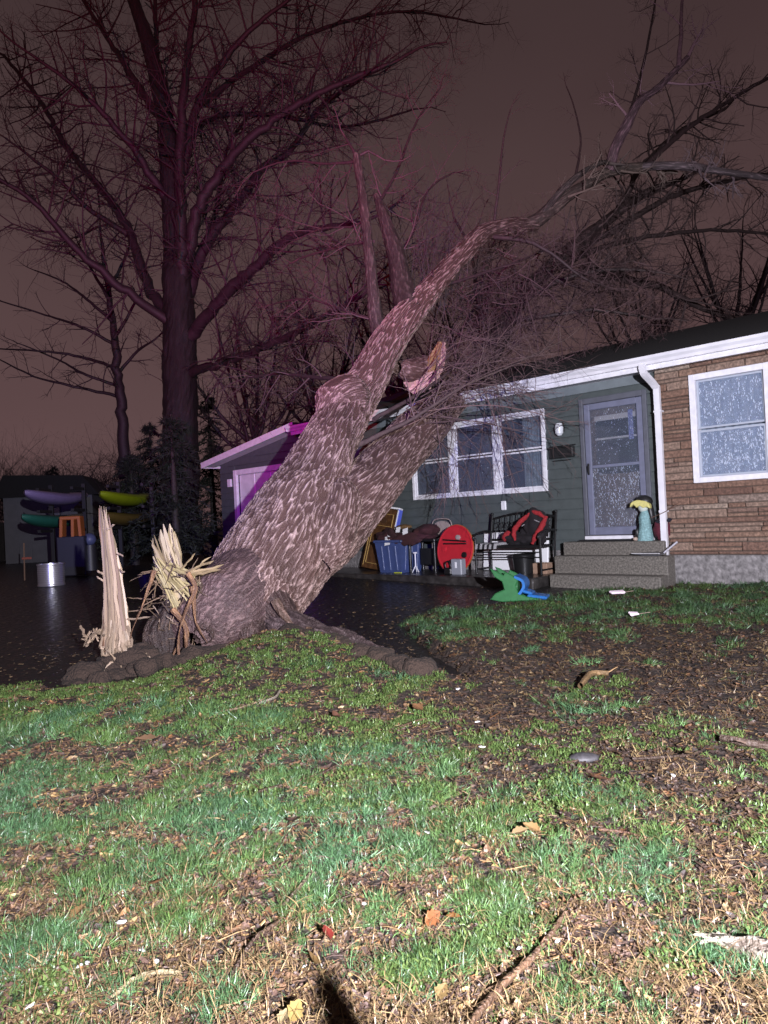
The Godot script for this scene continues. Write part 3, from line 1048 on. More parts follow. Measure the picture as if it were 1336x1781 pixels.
# ---------------------------------------------------------------- the fallen tree
func fallen_tree() -> void:
	var t := thing("fallen_tree", "huge forked tree snapped at its base and leaning onto the house roof", "tree")
	var pale := Color(0.72, 0.5, 0.44)
	var dark := Color(0.145, 0.078, 0.062)
	var a := [P(425, 1085, 7.25), P(438, 1040, 7.55), P(468, 985, 7.9), P(506, 905, 8.4), P(546, 825, 8.95), P(581, 755, 9.5), P(608, 706, 9.95), P(640, 660, 10.3), P(669, 606, 10.7), P(703, 558, 11.1), P(742, 512, 11.6)]
	var ra := [0.42, 0.54, 0.56, 0.505, 0.415, 0.36, 0.325, 0.285, 0.265, 0.235, 0.185]
	obj("trunk", bark_tube(a, ra, 420, 0.016, 0.024, pale, dark, 11, 0.035), M.bark, t)
	var b := [P(470, 1050, 7.75), P(505, 985, 8.1), P(565, 925, 8.6), P(630, 860, 9.3), P(674, 808, 10.1), P(722, 757, 11.2), P(780, 698, 12.5), P(850, 620, 13.6)]
	var rb := [0.35, 0.43, 0.45, 0.395, 0.375, 0.39, 0.3, 0.2]
	obj("trunk", bark_tube(b, rb, 340, 0.018, 0.022, pale, dark, 31, 0.04), M.bark, t)
	# the knee where the first stem narrows, and a bulge in the crotch
	var knee := [P(560, 735, 9.5), P(586, 702, 9.72), P(612, 690, 9.85), P(640, 690, 10.0)]
	obj("burl", bark_tube(knee, [0.1, 0.30, 0.30, 0.12], 190, 0.018, 0.022, pale, dark, 41, 0.05), M.bark, t)
	var bulge := [P(548, 985, 7.95), P(572, 930, 8.25), P(588, 880, 8.55), P(594, 835, 8.95)]
	obj("burl", bark_tube(bulge, [0.18, 0.3, 0.28, 0.1], 190, 0.018, 0.022, pale, dark, 43, 0.05), M.bark, t)
	# torn collar of the root, fibrous and barkless
	obj("root_collar", bark_tube([P(334, 1116, 6.78), P(350, 1100, 6.92), P(392, 1062, 7.2), P(430, 1022, 7.5), P(462, 985, 7.8)], [0.1, 0.32, 0.46, 0.46, 0.34], 260, 0.02, 0.012, Color(0.34, 0.215, 0.2), Color(0.11, 0.064, 0.06), 53, 0.05), M.bark, t)
	# root flare
	for f in [[P(400, 1040, 7.3), P(372, 1075, 7.0), P(352, 1108, 6.7), 0.26], [P(440, 1040, 7.4), P(436, 1085, 7.05), P(432, 1125, 6.8), 0.2], [P(470, 1050, 7.3), P(500, 1085, 7.1), P(522, 1112, 7.0), 0.22], [P(395, 1015, 7.6), P(362, 1020, 7.5), P(350, 1060, 7.4), 0.2]]:
		obj("root", bark_tube([f[0], f[1], f[2]], [f[3] * 1.1, f[3] * 0.8, f[3] * 0.35], 110, 0.03, 0.02, Color(0.2, 0.125, 0.11), Color(0.075, 0.042, 0.036), 51, 0.12), M.bark, t)
	# long root lifting the turf to the right of the trunk
	var rt := [P(470, 1082, 7.15), P(530, 1095, 6.85), P(590, 1112, 6.5), P(650, 1136, 6.1), P(705, 1160, 5.75)]
	obj("root", bark_tube(rt, [0.12, 0.1, 0.085, 0.07, 0.02], 60, 0.03, 0.03, Color(0.2, 0.14, 0.14), Color(0.07, 0.045, 0.045), 57, 0.35), M.bark, t)
	obj("root", bark_tube([P(478, 1045, 6.95), P(492, 1068, 6.9), P(512, 1092, 6.8)], [0.05, 0.035, 0.015], 24, 0.03, 0.008, Color(0.3, 0.19, 0.15), Color(0.12, 0.07, 0.05), 58, 0.2), M.bark, t)
	# scar of pale wood low on the left flank
	var sg := G.new()
	for k in 9:
		sg.col = Color(0.5, 0.42, 0.3) * rng.randf_range(0.75, 1.05)
		var u := k / 8.0
		fibre(sg, P(345 + 20 * u, 1012 + 12 * u, 6.93), P(352 + 26 * u, 1062 - 8 * u, 6.86), 0.022, 0.014)
	obj("torn_wood", sg, M.wood, t)
	# torn stub, red and yellow inside
	var st := G.new()
	var outer := [Vector3(716, 686, 0), Vector3(744, 677, 0), Vector3(764, 653, 0), Vector3(775, 622, 0), Vector3(773, 595, 0)]
	var inner := [Vector3(701, 667, 0), Vector3(720, 657, 0), Vector3(735, 638, 0), Vector3(750, 616, 0), Vector3(764, 594, 0)]
	var so := spline(outer, 2.0)
	var si := spline(inner, 2.0)
	for k in 120:
		var u := rng.randf() * 0.86
		var w := rng.randf()
		var at := func(uu: float) -> Vector3:
			var o: Vector3 = so[int(clampf(uu, 0, 1) * (so.size() - 1))]
			var ii: Vector3 = si[int(clampf(uu, 0, 1) * (si.size() - 1))]
			var q := o.lerp(ii, w)
			return P(q.x, q.y, 11.1 + 0.16 * w + rng.randfn() * 0.012)
		if u < 0.42 or w < 0.3: st.col = Color(0.78, 0.45, 0.42).lerp(Color(0.6, 0.4, 0.3), rng.randf())
		else: st.col = Color(0.3, 0.1, 0.04).lerp(Color(0.42, 0.28, 0.1), rng.randf())
		st.col *= rng.randf_range(0.7, 1.1)
		fibre(st, at.call(u), at.call(u + rng.randf_range(0.15, 0.3)), 0.04, 0.02, at.call(u + 0.1))
	st.col = Color(0.3, 0.1, 0.045)
	st.blob(Vector3(0.25, 0.1, 0.07), Transform3D(Basis(Vector3(0, 0, 1), 0.85), P(745, 640, 11.32)), nf, 0.5, 14, 10, Vector3(1, 5, 2), 0.9)
	tag(obj("torn_wood", st, M.wood, t), "pink and rust-red torn wood where a limb broke off")
	var hub := bark_tube([P(690, 640, 10.9), P(715, 645, 11.15), P(742, 640, 11.5), P(765, 628, 11.9)], [0.1, 0.16, 0.2, 0.12], 60, 0.03, 0.02, pale * 0.8, dark, 61, 0.1)
	obj("limb", hub, M.bark, t)
	# limbs
	var rg := RandomNumberGenerator.new()
	rg.seed = 77
	var tw := G.new()
	var bc := Color(0.075, 0.042, 0.047)
	var main_limb := [P(730, 526, 11.5), P(764, 486, 11.9), P(800, 446, 12.2), P(838, 408, 12.5), P(885, 394, 12.7), P(932, 392, 12.9)]
	obj("limb", bark_tube(main_limb, [0.21, 0.185, 0.165, 0.155, 0.148, 0.125], 130, 0.02, 0.016, pale, dark, 71, 0.04, 0.42), M.bark, t)
	limb(t, tw, [P(895, 396, 12.75), P(930, 386, 12.9), P(960, 362, 13.1), P(1005, 330, 13.3), P(1058, 300, 13.5), P(1120, 290, 13.7)], [0.125, 0.126, 0.118, 0.108, 0.098, 0.085], rg, 0.6, 1.0, 2, 0.1, 0.25, 0.3, Color(0.17, 0.12, 0.105, 0.5))
	limb(t, tw, [P(930, 390, 12.9), P(965, 345, 13.0), P(1000, 310, 13.1), P(1040, 285, 13.2), P(1058, 283, 13.3)], [0.075, 0.06, 0.055, 0.05, 0.04], rg, 0.8, 0.8, 1, 0.1, 0.25, 0.5, Color(0.12, 0.09, 0.085, 0.5))
	limb(t, tw, [P(1060, 300, 13.5), P(1068, 262, 13.5), P(1088, 222, 13.6), P(1112, 178, 13.7), P(1150, 148, 13.8), P(1196, 100, 14.0)], [0.1, 0.1, 0.09, 0.08, 0.065, 0.05], rg, 0.6, 1.1, 2, 0.2, 0.25, 0.4, Color(0.3, 0.17, 0.21, 0.5))  # magenta beacon light put into the bark colour
	limb(t, tw, [P(1180, 116, 13.9), P(1183, 60, 14.0), P(1186, 10, 14.1), P(1190, -60, 14.2)], [0.05, 0.04, 0.03, 0.02], rg, 0.5, 0.9, 2, 0.2, 0.25, 0.3, Color(0.3, 0.16, 0.2))  # pink of the beacon light painted into this limb too
	limb(t, tw, [P(1110, 291, 13.7), P(1150, 288, 13.5), P(1200, 290, 13.3), P(1270, 300, 13.1), P(1350, 312, 13.0)], [0.08, 0.075, 0.068, 0.06, 0.05], rg, 0.5, 0.9, 2, 0.05, 0.25, 0.2, Color(0.25, 0.18, 0.2, 0.5))
	limb(t, tw, [P(1120, 292, 13.7), P(1170, 245, 14.2), P(1230, 200, 14.8), P(1310, 150, 15.4), P(1370, 120, 15.8)], [0.06, 0.05, 0.045, 0.04, 0.03], rg, 0.45, 1.2, 2, 0.1, 0.25, 0.2, bc)
	limb(t, tw, [P(1085, 230, 13.6), P(1110, 150, 14.0), P(1128, 70, 14.4), P(1140, 0, 14.8)], [0.04, 0.03, 0.025, 0.018], rg, 0.5, 1.0, 2, 0.2, 0.25, 0.2, bc)
	limb(t, tw, [P(858, 398, 12.6), P(868, 320, 12.6), P(876, 240, 12.7), P(888, 190, 12.7)], [0.03, 0.022, 0.016, 0.01], rg, 0.6, 0.55, 1, 0.1, 0.2, 0.3, bc)
	limb(t, tw, [P(1000, 312, 13.1), P(1010, 250, 13.4), P(1000, 190, 13.6), P(985, 150, 13.8)], [0.028, 0.02, 0.014, 0.01], rg, 0.6, 0.5, 1, 0.1, 0.2, 0.3, bc)
	limb(t, tw, [P(860, 412, 12.5), P(910, 418, 12.3), P(960, 440, 12.2), P(1010, 480, 12.2), P(1060, 500, 12.4)], [0.045, 0.04, 0.03, 0.024, 0.015], rg, 0.4, 0.7, 2, -0.05, 0.25, 0.2, bc)
	limb(t, tw, [P(762, 500, 11.9), P(830, 478, 12.4), P(900, 455, 12.9), P(960, 430, 13.4)], [0.03, 0.026, 0.02, 0.014], rg, 0.5, 0.7, 2, 0.0, 0.25, 0.2, bc)
	for l in [[[P(985, 440, 15.0), P(1060, 405, 15.3), P(1150, 350, 15.6), P(1240, 320, 16.0), P(1350, 300, 16.4)], 0.09], [[P(1010, 468, 14.9), P(1080, 482, 15.2), P(1160, 505, 15.6), P(1230, 540, 16.0), P(1300, 560, 16.4)], 0.11], [[P(960, 470, 14.8), P(1050, 430, 15.2), P(1140, 410, 15.6), P(1250, 400, 16.0), P(1360, 410, 16.4)], 0.07], [[P(905, 525, 14.4), P(970, 490, 14.0), P(1040, 470, 13.7), P(1120, 470, 13.5)], 0.06], [[P(880, 560, 14.1), P(950, 550, 13.8), P(1030, 540, 13.6), P(1120, 550, 13.5)], 0.05], [[P(1080, 370, 15.5), P(1110, 300, 15.8), P(1180, 230, 16.4), P(1260, 190, 17.0)], 0.07], [[P(850, 610, 13.5), P(830, 520, 14.2), P(820, 440, 14.8), P(790, 380, 15.2)], 0.05]]:
		limb(t, tw, l[0], [l[1], l[1] * 0.85, l[1] * 0.7, l[1] * 0.55, l[1] * 0.4].slice(0, l[0].size()), rg, 0.26, 1.15, 2, 0.05, 0.3, 0.05, Color(0.055, 0.032, 0.034))
	limb(t, tw, [P(800, 678, 12.8), P(850, 620, 13.6), P(905, 520, 14.4), P(985, 440, 15.0), P(1060, 380, 15.4), P(1120, 338, 15.8), P(1195, 308, 16.2)], [0.26, 0.22, 0.17, 0.14, 0.12, 0.09, 0.04], rg, 0.3, 1.1, 2, 0.05, 0.28, 0.2, Color(0.08, 0.048, 0.048, 0.5))
	# two old stems standing up out of the fork
	var grey := Color(0.2, 0.155, 0.13)
	obj("limb", bark_tube([P(664, 596, 10.75), P(655, 560, 10.95), P(646, 480, 11.2), P(637, 390, 11.5), P(628, 320, 11.8), P(620, 270, 12.0)], [0.13, 0.11, 0.085, 0.08, 0.075, 0.06], 48, 0.035, 0.012, grey, Color(0.07, 0.05, 0.042), 81, 0.08), M.bark, t)
	obj("limb", bark_tube([P(716, 548, 11.2), P(700, 500, 11.6), P(688, 440, 11.9), P(672, 390, 12.1), P(655, 340, 12.3)], [0.22, 0.19, 0.15, 0.11, 0.06], 60, 0.035, 0.014, grey * 0.8, Color(0.06, 0.043, 0.036), 83, 0.06), M.bark, t)
	for l in [[[P(620, 275, 12.0), P(608, 250, 12.1), P(600, 238, 12.2)], 0.03], [[P(622, 272, 12.0), P(640, 262, 12.0), P(655, 270, 12.0)], 0.03], [[P(622, 280, 12.0), P(570, 285, 12.4), P(500, 280, 13.0), P(440, 300, 13.4)], 0.03], [[P(640, 380, 11.5), P(610, 395, 11.9), P(560, 398, 12.4), P(500, 425, 13.0)], 0.028], [[P(660, 350, 12.2), P(690, 300, 12.8), P(720, 220, 13.4), P(760, 160, 14.0)], 0.035], [[P(690, 450, 11.9), P(720, 400, 12.6), P(745, 330, 13.2), P(790, 300, 13.8)], 0.035], [[P(650, 420, 11.4), P(590, 430, 12.2), P(520, 450, 13.0)], 0.03], [[P(655, 560, 10.9), P(600, 540, 11.5), P(530, 520, 12.5), P(470, 530, 13.5)], 0.03]]:
		limb(t, tw, l[0], [l[1], l[1] * 0.75, l[1] * 0.6, l[1] * 0.45].slice(0, l[0].size()), rg, 0.3, 0.9, 2, 0.1, 0.3, 0.1, bc)
	# whips thrown forward over the gutter and windows
	for k in 60:
		var u := rg.randf()
		var from := P(lerpf(690, 880, u), lerpf(735, 600, u) + rg.randf_range(-40, 40), lerpf(10.3, 12.0, u))
		var to := P(lerpf(760, 1010, rg.randf()), rg.randf_range(560, 880) if rg.randf() < 0.6 else rg.randf_range(580, 740), rg.randf_range(10.4, 11.8))
		var md := from.lerp(to, 0.5) + Vector3(0, rg.randf_range(0.0, 0.35), 0)
		var rr := rg.randf_range(0.005, 0.011)
		tw.col = Color(0.13, 0.078, 0.075) * rg.randf_range(0.7, 1.3)
		var sp := spline([from, md, to], 0.2)
		tw.tube(sp, spread([from, md, to], [rr, rr * 0.7, 0.003], 0.2), 5)
		for q in 7:
			var s := int(rg.randf_range(0.25, 0.95) * sp.size())
			grow(tw, sp[mini(s, sp.size() - 1)], ((to - from).normalized() + Vector3(rg.randfn(), rg.randfn() - 0.2, rg.randfn()) * 0.6).normalized(), rg.randf_range(0.25, 0.7), 0.004, 1, -0.08, 0.2, rg, 3)
	# the bough that crosses the fork
	limb(t, tw, [P(622, 774, 9.5), P(680, 748, 9.9), P(740, 715, 10.2), P(800, 675, 10.5), P(880, 640, 10.9), P(985, 590, 11.4)], [0.04, 0.032, 0.026, 0.02, 0.014, 0.006], rg, 0.4, 0.7, 1, 0.0, 0.2, 0.2, Color(0.15, 0.1, 0.09))
	limb(t, tw, [P(650, 730, 10.0), P(720, 690, 10.6), P(790, 640, 11.3), P(850, 590, 12.0)], [0.035, 0.03, 0.02, 0.008], rg, 0.4, 0.7, 1, 0.0, 0.2, 0.2, Color(0.1, 0.066, 0.062))
	limb(t, tw, [P(655, 655, 10.6), P(600, 660, 11.4), P(540, 655, 12.4), P(480, 650, 13.5), P(420, 660, 14.5)], [0.05, 0.04, 0.035, 0.03, 0.02], rg, 0.35, 1.0, 2, -0.1, 0.3, 0.1, Color(0.06, 0.05, 0.045))
	# mass of brushwood lying on the roof
	for k in 300:
		var p := P(rg.randf_range(760, 1120), rg.randf_range(430, 620), rg.randf_range(12.6, 15.5))
		tw.col = Color(0.08, 0.043, 0.047) * rg.randf_range(0.7, 1.6)
		grow(tw, p, Vector3(rg.randfn() + 0.5, rg.randfn() * 0.8 + 0.3, rg.randfn()).normalized(), rg.randf_range(0.5, 1.3), 0.011, 2, 0.0, 0.35, rg, 4)
	# whips fanning up behind the fork
	for k in 60:
		var p := P(rg.randf_range(690, 790), rg.randf_range(440, 560), rg.randf_range(11.8, 13.0))
		tw.col = Color(0.05, 0.03, 0.034) * rg.randf_range(0.7, 1.4)
		grow(tw, p, Vector3(rg.randfn() * 0.4 + 0.15, 1.0, rg.randfn() * 0.4).normalized(), rg.randf_range(0.7, 1.5), 0.008, 1, 0.15, 0.15, rg, 4)
	tag(obj("twigs", tw, M.twig, t), "", "", "", "stuff")

# a splinter: flat-sided sliver between two points with a ragged tip
func fibre(g: G, a: Vector3, b: Vector3, w: float, d: float, mid := Vector3.INF) -> void:
	if mid == Vector3.INF: mid = (a + b) / 2.0
	var y := (b - a).normalized()
	var x := y.cross(Vector3(rng.randfn() * 0.4, rng.randfn() * 0.1, 1)).normalized()
	var z := y.cross(x)
	var rows := 7
	var sd := rng.randf() * 90.0
	var rings := []
	for r in rows + 1:
		var u := float(r) / rows
		var ww := w * (1.0 - 0.3 * u) * (1.0 + 0.5 * nf.get_noise_2d(sd, u * 5.0))
		var dd := d
		var c := a.lerp(mid, u).lerp(mid.lerp(b, u), u) + x * nf.get_noise_2d(sd + 5.0, u * 2.0) * w * 0.6 + z * nf.get_noise_2d(sd + 9.0, u * 2.0) * d * 0.6
		if r == rows:
			ww *= 0.15; dd *= 0.2
			c += x * w * 0.3 * nf.get_noise_2d(sd, 31.0)
		rings.append([c - x * ww / 2, c - z * dd / 2, c + x * ww / 2, c + z * dd / 2])
	var base := g.col
	for q in 4:
		g.col = base * rng.randf_range(0.75, 1.1)
		for r in rows:
			g.quad(rings[r][q], rings[r + 1][q], rings[r + 1][(q + 1) % 4], rings[r][(q + 1) % 4])
	g.col = base

func stump() -> void:
	var t := thing("shattered_stump", "shattered stump of pale splintered wood left of the leaning trunk", "stump")
	var wood := Color(0.5, 0.365, 0.25)
	var yellow := Color(0.46, 0.37, 0.17)
	var mk := func(called: String, fibres: Array, c: Color) -> void:
		for f in fibres:
			var g := G.new()
			g.col = c * rng.randf_range(0.78, 1.08)
			fibre(g, f[0], f[1], f[2], f[3])
			obj(called, g, M.wood, t)
	# the tall splinter: slivers side by side, ending at different heights
	var lefts := [[1135, 180], [1084, 184], [1041, 186], [977, 184], [926, 177], [876, 171]]
	var rights := [[1135, 232], [1104, 222], [1053, 220], [992, 212], [957, 205], [908, 195], [876, 191]]
	var edge := func(list: Array, y: float) -> float:
		for k in list.size() - 1:
			if y <= list[k][0] and y >= list[k + 1][0]: return lerpf(list[k][1], list[k + 1][1], (list[k][0] - y) / (list[k][0] - list[k + 1][0]))
		return list[list.size() - 1][1]
	var tall := []
	for k in 54:
		var u := rng.randf()
		var top := 878.0 + absf(rng.randfn()) * 9.0
		if u > 0.72: top += (u - 0.72) * 330.0
		if k % 2 == 0: top += pow(rng.randf(), 1.5) * 190.0
		var y0 := 1130.0 + rng.randf_range(-8, 10)
		if k > 46:
			u = rng.randf_range(-0.06, 0.1); top = 990.0 + rng.randf() * 14.0
		var zz := rng.randf_range(-0.05, 0.05)
		var md := lerpf(y0, top, rng.randf_range(0.4, 0.6))
		tall.append([P(lerpf(edge.call(lefts, 1130.0), edge.call(rights, 1130.0), u), y0, 6.72 + zz), P(lerpf(edge.call(lefts, md), edge.call(rights, md), u), md, 6.76 + zz), P(lerpf(edge.call(lefts, top), edge.call(rights, top), clampf(u, 0.02, 0.98)), top, 6.8 + zz), rng.randf_range(0.018, 0.042), rng.randf_range(0.025, 0.05)])
	for f in tall:
		var g := G.new()
		g.col = wood * rng.randf_range(0.62, 1.12)
		if rng.randf() < 0.18: g.col = Color(0.24, 0.13, 0.08)
		fibre(g, f[0], f[2], f[3], f[4], f[1])
		obj("splinter", g, M.wood, t)
	var sp := []
	for f in [[186, 922, 200, 912], [205, 962, 214, 968], [208, 990, 216, 996], [181, 1000, 168, 993], [180, 1010, 168, 1003], [220, 1078, 262, 1073]]:
		sp.append([P(f[0], f[1], 6.72), P(f[2], f[3], 6.66), 0.022, 0.02])
	mk.call("sliver", sp, wood)
	# splayed foot of the tall splinter
	var foot := []
	for k in 34:
		var u := rng.randf()
		foot.append([P(186 + 36 * u, 1075 + rng.randf() * 30.0, 6.7), P(172 + 62 * u, 1126 + 26 * sin(u * PI) + rng.randf_range(-10, 8), 6.6 + rng.randf_range(-0.05, 0.08)), rng.randf_range(0.02, 0.045), 0.03])
	mk.call("splinter", foot, wood * 0.85)
	var crumb := G.new()
	crumb.col = Color(0.42, 0.29, 0.21)
	for p in [[158, 1106, 0.055], [170, 1102, 0.04], [152, 1112, 0.03], [205, 1148, 0.05], [212, 1158, 0.04], [254, 1145, 0.035], [200, 1160, 0.03]]:
		for q in 9:
			var o: Vector3 = P(p[0], p[1], 6.6) + Vector3(rng.randfn(), rng.randfn(), rng.randfn()) * p[2] * 0.6
			crumb.col = Color(0.42, 0.3, 0.2) * rng.randf_range(0.5, 1.1)
			fibre(crumb, o, o + Vector3(rng.randfn(), rng.randfn() + 0.5, rng.randfn()) * p[2] * 1.1, p[2] * 0.5, p[2] * 0.4)
	obj("torn_wood", crumb, M.wood, t)
	# the second, split cluster
	var cl := []
	for f in [[312, 1040, 282, 900, 0.05], [316, 1035, 290, 912, 0.05], [305, 1030, 276, 918, 0.05], [320, 1030, 299, 910, 0.045], [322, 1020, 306, 922, 0.045], [318, 1000, 311, 945, 0.04], [300, 1010, 268, 926, 0.03], [298, 1000, 262, 934, 0.025], [294, 1040, 266, 965, 0.045], [300, 1055, 270, 950, 0.05], [308, 1060, 284, 940, 0.05]]:
		for q in 2: cl.append([P(f[0] + rng.randfn() * 3.0, f[1], 6.95 + rng.randf_range(-0.06, 0.06)), P(f[2] + rng.randfn() * 3.0, f[3] + absf(rng.randfn()) * 9.0, 6.98 + rng.randf_range(-0.06, 0.06)), f[4] * (1.5 if q == 0 else 0.6), 0.04])
	mk.call("splinter", cl, yellow.lerp(wood, 0.45) * 1.05)
	var yl := []
	for f in [[272, 970, 300, 1040], [268, 985, 306, 1055], [276, 975, 318, 1030], [285, 980, 326, 1005], [280, 990, 312, 1070], [290, 1000, 330, 1042], [300, 995, 340, 1025]]:
		for q in 2: yl.append([P(f[2] + rng.randfn() * 5.0, f[3] + rng.randfn() * 5.0, 6.85), P(f[0] + rng.randfn() * 3.0, f[1] + rng.randfn() * 6.0, 6.88), rng.randf_range(0.02, 0.042), 0.02])
	mk.call("splinter", yl, yellow)
	# bent fibres thrown right
	var fr := []
	for f in [[318, 1000, 390, 984, 0.028], [322, 996, 372, 975, 0.02], [325, 1000, 366, 968, 0.018], [330, 1002, 384, 990, 0.022], [316, 990, 340, 962, 0.016]]:
		fr.append([P(f[0], f[1], 6.85), P(f[2], f[3], 6.7), f[4] * 1.3, 0.02])
	mk.call("splinter", fr, Color(0.5, 0.37, 0.19))
	# orange-barked roots hanging out of the break
	for r in [[[330, 998], [338, 1022], [330, 1055], [316, 1088], [311, 1130], [314, 1165], 0.042], [[336, 1020], [338, 1052], [346, 1085], [358, 1118], 0.03], [[311, 1120], [300, 1145], [292, 1165], 0.014], [[272, 992], [252, 1040], [230, 1092], [226, 1110], 0.028], [[300, 1060], [322, 1090], [330, 1130], 0.05]]:
		var pts := []
		var rad := []
		for k in r.size() - 1:
			pts.append(P(r[k][0] + rng.randfn() * 2.5, r[k][1], 6.72 - 0.03 * k))
			rad.append(r[r.size() - 1] * (1.0 - 0.45 * k / (r.size() - 1)) * 0.68)
		obj("root", bark_tube(pts, rad, 24, 0.03, 0.01, Color(0.55, 0.3, 0.14), Color(0.2, 0.1, 0.055), 91, 0.6), M.bark, t)
	var cr := G.new()
	for k in 120:
		cr.col = Color(0.3, 0.2, 0.13) * rng.randf_range(0.3, 1.1)
		var p := P(rng.randf_range(255, 350), rng.randf_range(985, 1110), rng.randf_range(6.75, 7.0))
		fibre(cr, p, p + Vector3(rng.randfn(), rng.randfn() - 0.3, rng.randfn()) * 0.09, 0.012, 0.01)
	tag(obj("fine_roots", cr, M.wood, t), "", "", "", "stuff")
	# broken core under the trunk
	var core := bark_tube([P(300, 1150, 7.0), P(300, 1090, 7.1), P(318, 1040, 7.2), P(345, 1010, 7.35)], [0.2, 0.24, 0.2, 0.14], 70, 0.03, 0.05, Color(0.13, 0.08, 0.06), Color(0.05, 0.03, 0.026), 95, 0.5)
	obj("rotten_core", core, M.bark, t)
	# lifted slabs and clods of soil
	var slab := thing("soil_slab", "dark cracked slab of lifted soil under the tall pale splinter", "soil clod")
	var g := G.new()
	g.blob(Vector3(0.36, 0.13, 0.22), Transform3D(Basis(Vector3(0, 0, 1), 0.22), P(218, 1150, 6.72)), nf, 0.45, 40, 24, Vector3(2, 1, 0), 0.5)
	obj("slab", g, M.soil, slab)
	g = G.new()
	g.blob(Vector3(0.2, 0.12, 0.17), Transform3D(Basis(Vector3(0, 0, 1), 0.35), P(146, 1178, 6.42)), nf, 0.5, 30, 20, Vector3(5, 1, 0), 0.6)
	obj("slab", g, M.soil, slab)
	var lip := thing("turf_flap", "lumpy dark flap of turf and soil torn up beside the splintered stump", "soil clod")
	g = G.new()
	for k in 16:
		var u := k / 15.0
		g.blob(Vector3(rng.randf_range(0.08, 0.17), rng.randf_range(0.05, 0.09), rng.randf_range(0.08, 0.14)), Transform3D(Basis(Vector3.UP, rng.randf() * 6.0), P(lerpf(120, 372, u), 1196 - 62 * u + rng.randf_range(-7, 9), lerpf(6.15, 6.65, u) + rng.randf_range(-0.1, 0.1))), nf, 0.5, 18, 12, Vector3(k * 2, 0, 3), 0.7)
	obj("soil", g, M.soil, lip)
	g = G.new()
	for k in 15:
		var u := k / 14.0
		g.blob(Vector3(rng.randf_range(0.1, 0.16), rng.randf_range(0.05, 0.08), rng.randf_range(0.08, 0.13)), Transform3D(Basis(Vector3.UP, rng.randf() * 6.0), P(lerpf(505, 725, u), 1100 + 62 * pow(u, 1.15) + rng.randf_range(-4, 4), lerpf(6.75, 5.65, u))), nf, 0.5, 18, 12, Vector3(k * 2, 7, 3), 0.7)
	obj("soil", g, M.soil, lip)

